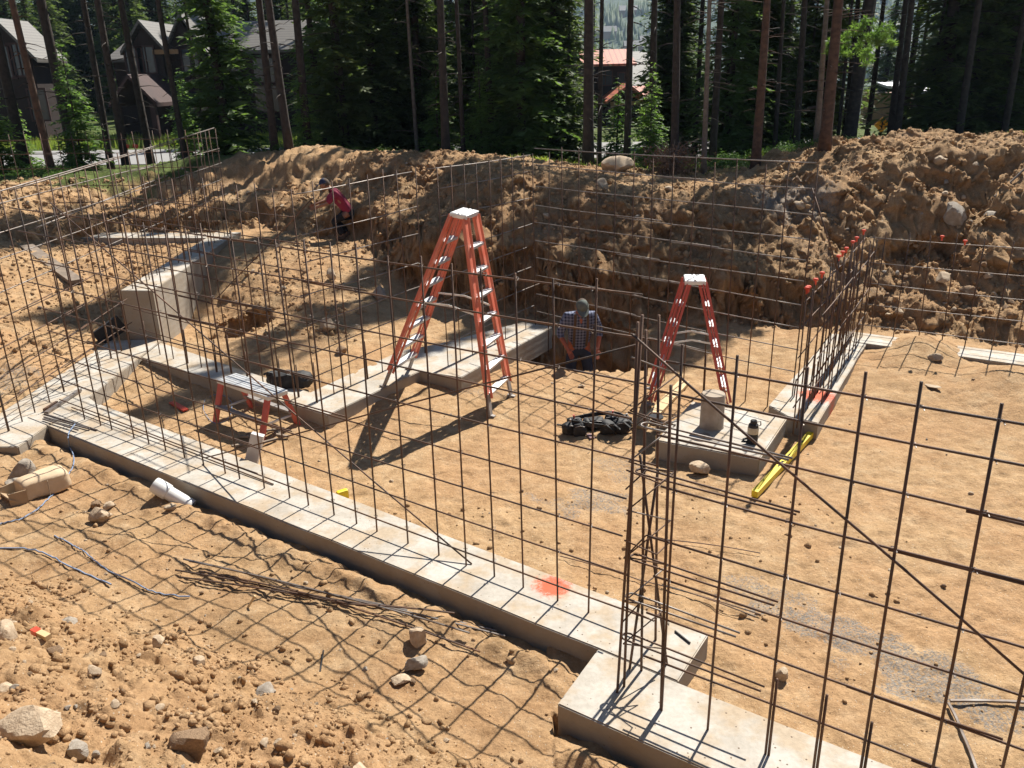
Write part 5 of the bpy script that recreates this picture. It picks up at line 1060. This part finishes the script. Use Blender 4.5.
# lodge, left: built at 46 m
Y0 = 46.; z0 = 1.0
lg = empty('lodge', (bpos(200, Y0), Y0, z0)); tag(lg, 'large dark timber lodge with grey gabled roofs across the road', 'lodge'); ox = lg.location.x
X_ = lambda p: bpos(p, Y0, 60) - ox
def zz(p, pxx): return zat(p, Y0, pxx) - z0
mb = MB(); walls(mb, X_(168), X_(318), 2.4, 10, -.5, zz(52, 240), zz(17, 240), 'x'); mb.build('wall', M['siding'], lg)
mb = MB(); gable(mb, X_(172), X_(302), 2.2, 10, zz(50, 240), zz(17, 240), .35, 'x'); mb.build('main_roof', M['greyroof'], lg)
mb = MB(); walls(mb, X_(135), X_(166), -.4, 6, -.5, zz(50, 150), zz(26, 150)); walls(mb, X_(163), X_(200), .4, 6, -.5, zz(50, 180), zz(18, 180)); mb.build('gable_wall', M['siding'], lg)
mb = MB(); gable(mb, X_(133), X_(167), -.4, 6, zz(47, 150), zz(24, 150), .3); mb.build('small_gable_roof', M['greyroof'], lg)
mb = MB(); gable(mb, X_(167), X_(203), .4, 8, zz(48, 180), zz(16, 180), .3); mb.build('tall_gable_roof', M['greyroof'], lg)
mb = MB(); walls(mb, X_(100), X_(140), 1.5, 8, -.5, zz(60, 120)); mb.build('link_wall', M['siding'], lg)
mb = MB(); v = [(X_(96), 1.0, zz(62, 110)), (X_(141), 1.0, zz(62, 110)), (X_(141), 6, zz(28, 110)), (X_(96), 6, zz(28, 110))]; mb.add(v + [(a, b, c + .15) for a, b, c in v], [(0, 1, 2, 3), (4, 5, 6, 7), (0, 1, 5, 4), (1, 2, 6, 5), (2, 3, 7, 6), (3, 0, 4, 7)]); mb.build('link_roof', M['greyroof'], lg)
mb = MB(); gable(mb, X_(141), X_(178), -4, 0, zz(100, 160), zz(78, 160), .2); mb.build('porch_roof', M['redtrim'], lg)
for p in (143, 176): MB().box((X_(p), -3.9, zz(100, 160) / 2 - .2), (.25, .25, zz(100, 160) + .2)).build('porch_post', M['redtrim'], lg)
MB().box((X_(170), -.05 - .4, zz(52, 170)), (1.3, .1, .22)).build('light_beam', M['palewall'], lg)
for p, q, w_, h_ in ((150, 60, .9, 1.3), (188, 62, .9, 1.3), (138, 62, .9, 1.4), (215, 70, 1.2, 1.3), (250, 70, 1.2, 1.3), (250, 100, 1.4, 1.4), (190, 105, 1.0, 1.4)): window(lg, X_(p), (-.46 if p < 166 else (.34 if p < 200 else 2.32)), zz(q, p), w_, h_)
# small building at the left edge
Y0 = 44.; h2 = empty('lodge_wing', (bpos(20, Y0), Y0, z0)); tag(h2, 'dark timber building with grey gable roof at the far left edge', 'house'); ox = h2.location.x
mb = MB(); walls(mb, X_(-16), X_(32), 0, 2.2, -.5, zz(55, 20), zz(24, 20)); mb.build('wall', M['siding'], h2); mb = MB(); gable(mb, X_(-17), X_(33), 0, 2.2, zz(53, 20), zz(22, 5), .4); mb.build('roof', M['greyroof'], h2)
for p, q in ((20, 60), (5, 62), (30, 105)): window(h2, X_(p), -.06, zz(q, p), .9, 1.5)
# orange roofed house
Y0 = 62.; z0 = float(Hf(np.array([8.]), np.array([62.]))[0]); oh = empty('house', (bpos(620, Y0), Y0, z0)); tag(oh, 'dark house with orange metal roof and porch seen between the trunks', 'house'); ox = oh.location.x
mb = MB(); walls(mb, X_(584), X_(636), 1.5, 8, -3, zz(66, 610)); mb.build('wall', M['siding'], oh)
v = [(X_(582), .9, zz(66, 610)), (X_(639), .9, zz(66, 610)), (X_(636), 4.4, zz(50, 610)), (X_(584), 4.4, zz(50, 610))]; mb = MB(); mb.add(v + [(a, b, c + .15) for a, b, c in v], [(0, 1, 2, 3), (4, 5, 6, 7), (0, 1, 5, 4), (1, 2, 6, 5), (2, 3, 7, 6), (3, 0, 4, 7)]); mb.build('roof', M['copperroof'], oh)
v = [(X_(632), 3, zz(92, 640)), (X_(676), 3, zz(92, 640)), (X_(676), 8, zz(51, 640)), (X_(632), 8, zz(51, 640))]; mb = MB(); mb.add(v + [(a, b, c + .15) for a, b, c in v], [(0, 1, 2, 3), (4, 5, 6, 7), (0, 1, 5, 4), (1, 2, 6, 5), (2, 3, 7, 6), (3, 0, 4, 7)]); mb.build('grey_roof', M['greyroof'], oh)
mb = MB(); walls(mb, X_(634), X_(672), 4, 8.5, -3, zz(92, 650)); mb.build('side_wall', M['siding'], oh)
mb = MB(); gable(mb, X_(606), X_(640), -3, 1.4, zz(99, 620), zz(86, 620), .3); mb.build('porch_roof', M['copperroof'], oh)
v = [(X_(628), -1.5, zz(97, 640)), (X_(656), -1.5, zz(97, 640)), (X_(654), 1.2, zz(88, 640)), (X_(630), 1.2, zz(88, 640))]; mb = MB(); mb.add(v + [(a, b, c + .12) for a, b, c in v], [(0, 1, 2, 3), (4, 5, 6, 7), (0, 1, 5, 4), (1, 2, 6, 5), (2, 3, 7, 6), (3, 0, 4, 7)]); mb.build('side_porch_roof', M['copperroof'], oh)
MB().box(((X_(606) + X_(640)) / 2, -2.95, zz(102, 620)), (X_(640) - X_(606), .2, .25)).build('porch_beam', M['palewall'], oh)
for p in (608, 622, 636): MB().box((X_(p), -2.95, (zz(103, 620) - 3) / 2), (.22, .22, zz(103, 620) + 3)).build('porch_post', M['palewall'], oh)
for p, q in ((608, 78), (628, 80)): window(oh, X_(p), 1.42, zz(q, p), 1.0, 1.0)
# small building, right
Y0 = 45.; z0 = .6; rb_ = empty('cabin', (bpos(970, Y0), Y0, z0)); tag(rb_, 'low cabin with pale metal roof behind the right hand spruce', 'cabin'); ox = rb_.location.x
mb = MB(); walls(mb, X_(915), X_(1050), .8, 6, -.5, zz(93, 970)); mb.build('wall', M['palewall'], rb_)
v = [(X_(908), 0, zz(92, 970)), (X_(1060), 0, zz(96, 970)), (X_(1060), 4, zz(83, 970)), (X_(913), 4, zz(84, 970))]; mb = MB(); mb.add(v + [(a, b, c + .12) for a, b, c in v], [(0, 1, 2, 3), (4, 5, 6, 7), (0, 1, 5, 4), (1, 2, 6, 5), (2, 3, 7, 6), (3, 0, 4, 7)]); mb.build('roof', M['snowroof'], rb_)
for p in (935, 985): window(rb_, X_(p), .74, zz(108, p), 1.0, 1.1)
# yellow warning sign
ys = 33.; xs = bpos(882, ys, 125); sg = empty('road_sign', (xs, ys, H1(xs, ys))); zc = zat(125, ys, 882) - sg.location.z; tag(sg, 'yellow diamond warning sign beyond the heap beside the road', 'sign')
MB().box((0, .04, zc / 2), (.06, .05, zc)).build('post', M['greybark'], sg); mb = MB(); s_ = .30; mb.add([(0, 0, zc - s_), (s_, 0, zc), (0, 0, zc + s_), (-s_, 0, zc), (0, .02, zc - s_), (s_, .02, zc), (0, .02, zc + s_), (-s_, .02, zc)], [(0, 1, 2, 3), (7, 6, 5, 4), (0, 4, 5, 1), (1, 5, 6, 2), (2, 6, 7, 3), (3, 7, 4, 0)]); mb.build('panel', mat('signyellow', (.75, .36, .02), .5), sg)
mb = MB(); mb.box((0, -.008, zc), (.05, .008, .26)); mb.box((.05, -.008, zc + .03), (.10, .008, .04), Matrix.Rotation(R(30), 3, 'Y')); mb.box((-.05, -.008, zc - .04), (.10, .008, .04), Matrix.Rotation(R(30), 3, 'Y')); mb.build('symbol', M['black'], sg)
for pxx, lab in ((125, 'left orange flagged survey stake by the road'), (134, 'right orange flagged survey stake by the road')):
    y = 23.; x = xa(pxx, y); zt = zat(146, y, pxx); zb = H1(x, y); s1 = empty('survey_stake', (x, y, zb)); tag(s1, lab, 'stake'); MB().box((0, 0, (zt - zb) / 2 - .1), (.04, .03, zt - zb + .2)).build('stick', M['wood'], s1); MB().box((.02, -.02, zt - zb), (.14, .02, .10), Matrix.Rotation(.3, 3, 'Y')).build('flag', M['orange_plastic'], s1)

# ------------------------------------------------------------------ FAR HILLSIDE
n1, n2 = 110, 90; hx = np.linspace(-1500, 2300, n1); hy = np.linspace(420, 2200, n2); HX, HY = np.meshgrid(hx, hy)
def hillz(x, y): return -25 + 300 * sstep(430, 1900, y) + 40 * fbm(x * .002, y * .002, 4) * sstep(430, 900, y) + 15 * sstep(430, 500, y)
HZ = hillz(HX, HY); ii = np.arange(n1 * n2).reshape(n2, n1); Fh = np.stack([ii[:-1, :-1], ii[:-1, 1:], ii[1:, 1:], ii[1:, :-1]], -1).reshape(-1, 4)
mt, n, b = newmat('hillmat'); pos = n.nodes.new('ShaderNodeNewGeometry').outputs['Position']; c = ramp(n, noise(n, .008, 5, pos), [(.42, (.025, .042, .022)), (.58, (.045, .07, .03)), (.64, (.16, .17, .08)), (.8, (.24, .22, .12))]); c = mix(n, .5, c, mix(n, 1, c, ramp(n, noise(n, .12, 4, pos), [(.35, (.4, .45, .4)), (.6, (1.2, 1.2, 1.2))]), 'MULTIPLY')); n.links.new(c, b.inputs['Base Color']); b.inputs['Roughness'].default_value = 1
tag(link('hills', npmesh('hills', np.stack([HX, HY, HZ], -1).reshape(-1, 3), Fh), mt), kind='structure')
nt_ = 15000; X = rng.uniform(-100, 900, nt_); Y = 440 + 900 * rng.power(1.2, nt_); mk = fbm(X * .008, Y * .008, 4) < .12; X, Y = X[mk], Y[mk]; Z = hillz(X, Y); hgt = rng.uniform(7, 14, len(X)); k = 6
a = np.arange(k) * 2 * np.pi / k; ring = np.stack([np.cos(a), np.sin(a), 0 * a], -1); V = np.concatenate([ring[None] * (hgt * .2)[:, None, None] + np.stack([X, Y, Z], -1)[:, None], (np.stack([X, Y, Z + hgt], -1))[:, None]], 1).reshape(-1, 3)
base = (np.arange(len(X)) * (k + 1))[:, None, None]; tri = np.array([[i, (i + 1) % k, k] for i in range(k)])[None]; Fh = (base + tri).reshape(-1, 3)
tag(link('distant_forest', npmesh('distant_forest', V, Fh, False), M['needles']), 'distant evergreen forest on the hazy far hillside', 'forest', kind='stuff')
for i, (pxx, y, w_) in enumerate([(603, 620, 16), (618, 640, 12), (640, 700, 22), (650, 760, 14), (606, 800, 18), (885, 640, 16), (905, 700, 22), (893, 820, 18), (630, 900, 20), (912, 900, 20)]):
    x = bpos(pxx, y, 30); z = float(hillz(np.array([x]), np.array([y]))[0]); r_ = empty('distant_house', (x, y, z)); tag(r_, 'tiny pale roofed house on the hazy far hillside', 'house', 'houses on the far hillside'); mb = MB(); walls(mb, -w_ / 2, w_ / 2, 0, 9, -2, 5, 8.5, 'x'); mb.build('wall', M['siding'] if i % 2 else M['palewall'], r_); mb = MB(); gable(mb, -w_ / 2, w_ / 2, 0, 9, 5, 9, 1, 'x', .4); mb.build('roof', M['greyroof'], r_)
# air
mb = MB(); mb.box((400, 1000, 170), (4400, 2700, 400)); 
me = bpy.data.meshes.new('haze'); bmh = bmesh.new(); bmesh.ops.create_cube(bmh, size=1)
for v in bmh.verts: v.co = Vector((v.co.x * 4400 + 400, v.co.y * 2700 + 1100, v.co.z * 440 + 180))
bmh.to_mesh(me); bmh.free(); hz = link('haze', me); mt = bpy.data.materials.new('haze'); mt.use_nodes = True; n = mt.node_tree; n.nodes.clear(); out = n.nodes.new('ShaderNodeOutputMaterial'); pv = n.nodes.new('ShaderNodeVolumePrincipled'); pv.inputs['Color'].default_value = (.55, .74, 1, 1); pv.inputs['Density'].default_value = .00018; pv.inputs['Anisotropy'].default_value = .3; n.links.new(pv.outputs[0], out.inputs['Volume']); me.materials.append(mt); tag(hz, 'pale blue mountain air over the valley', 'haze', kind='stuff')
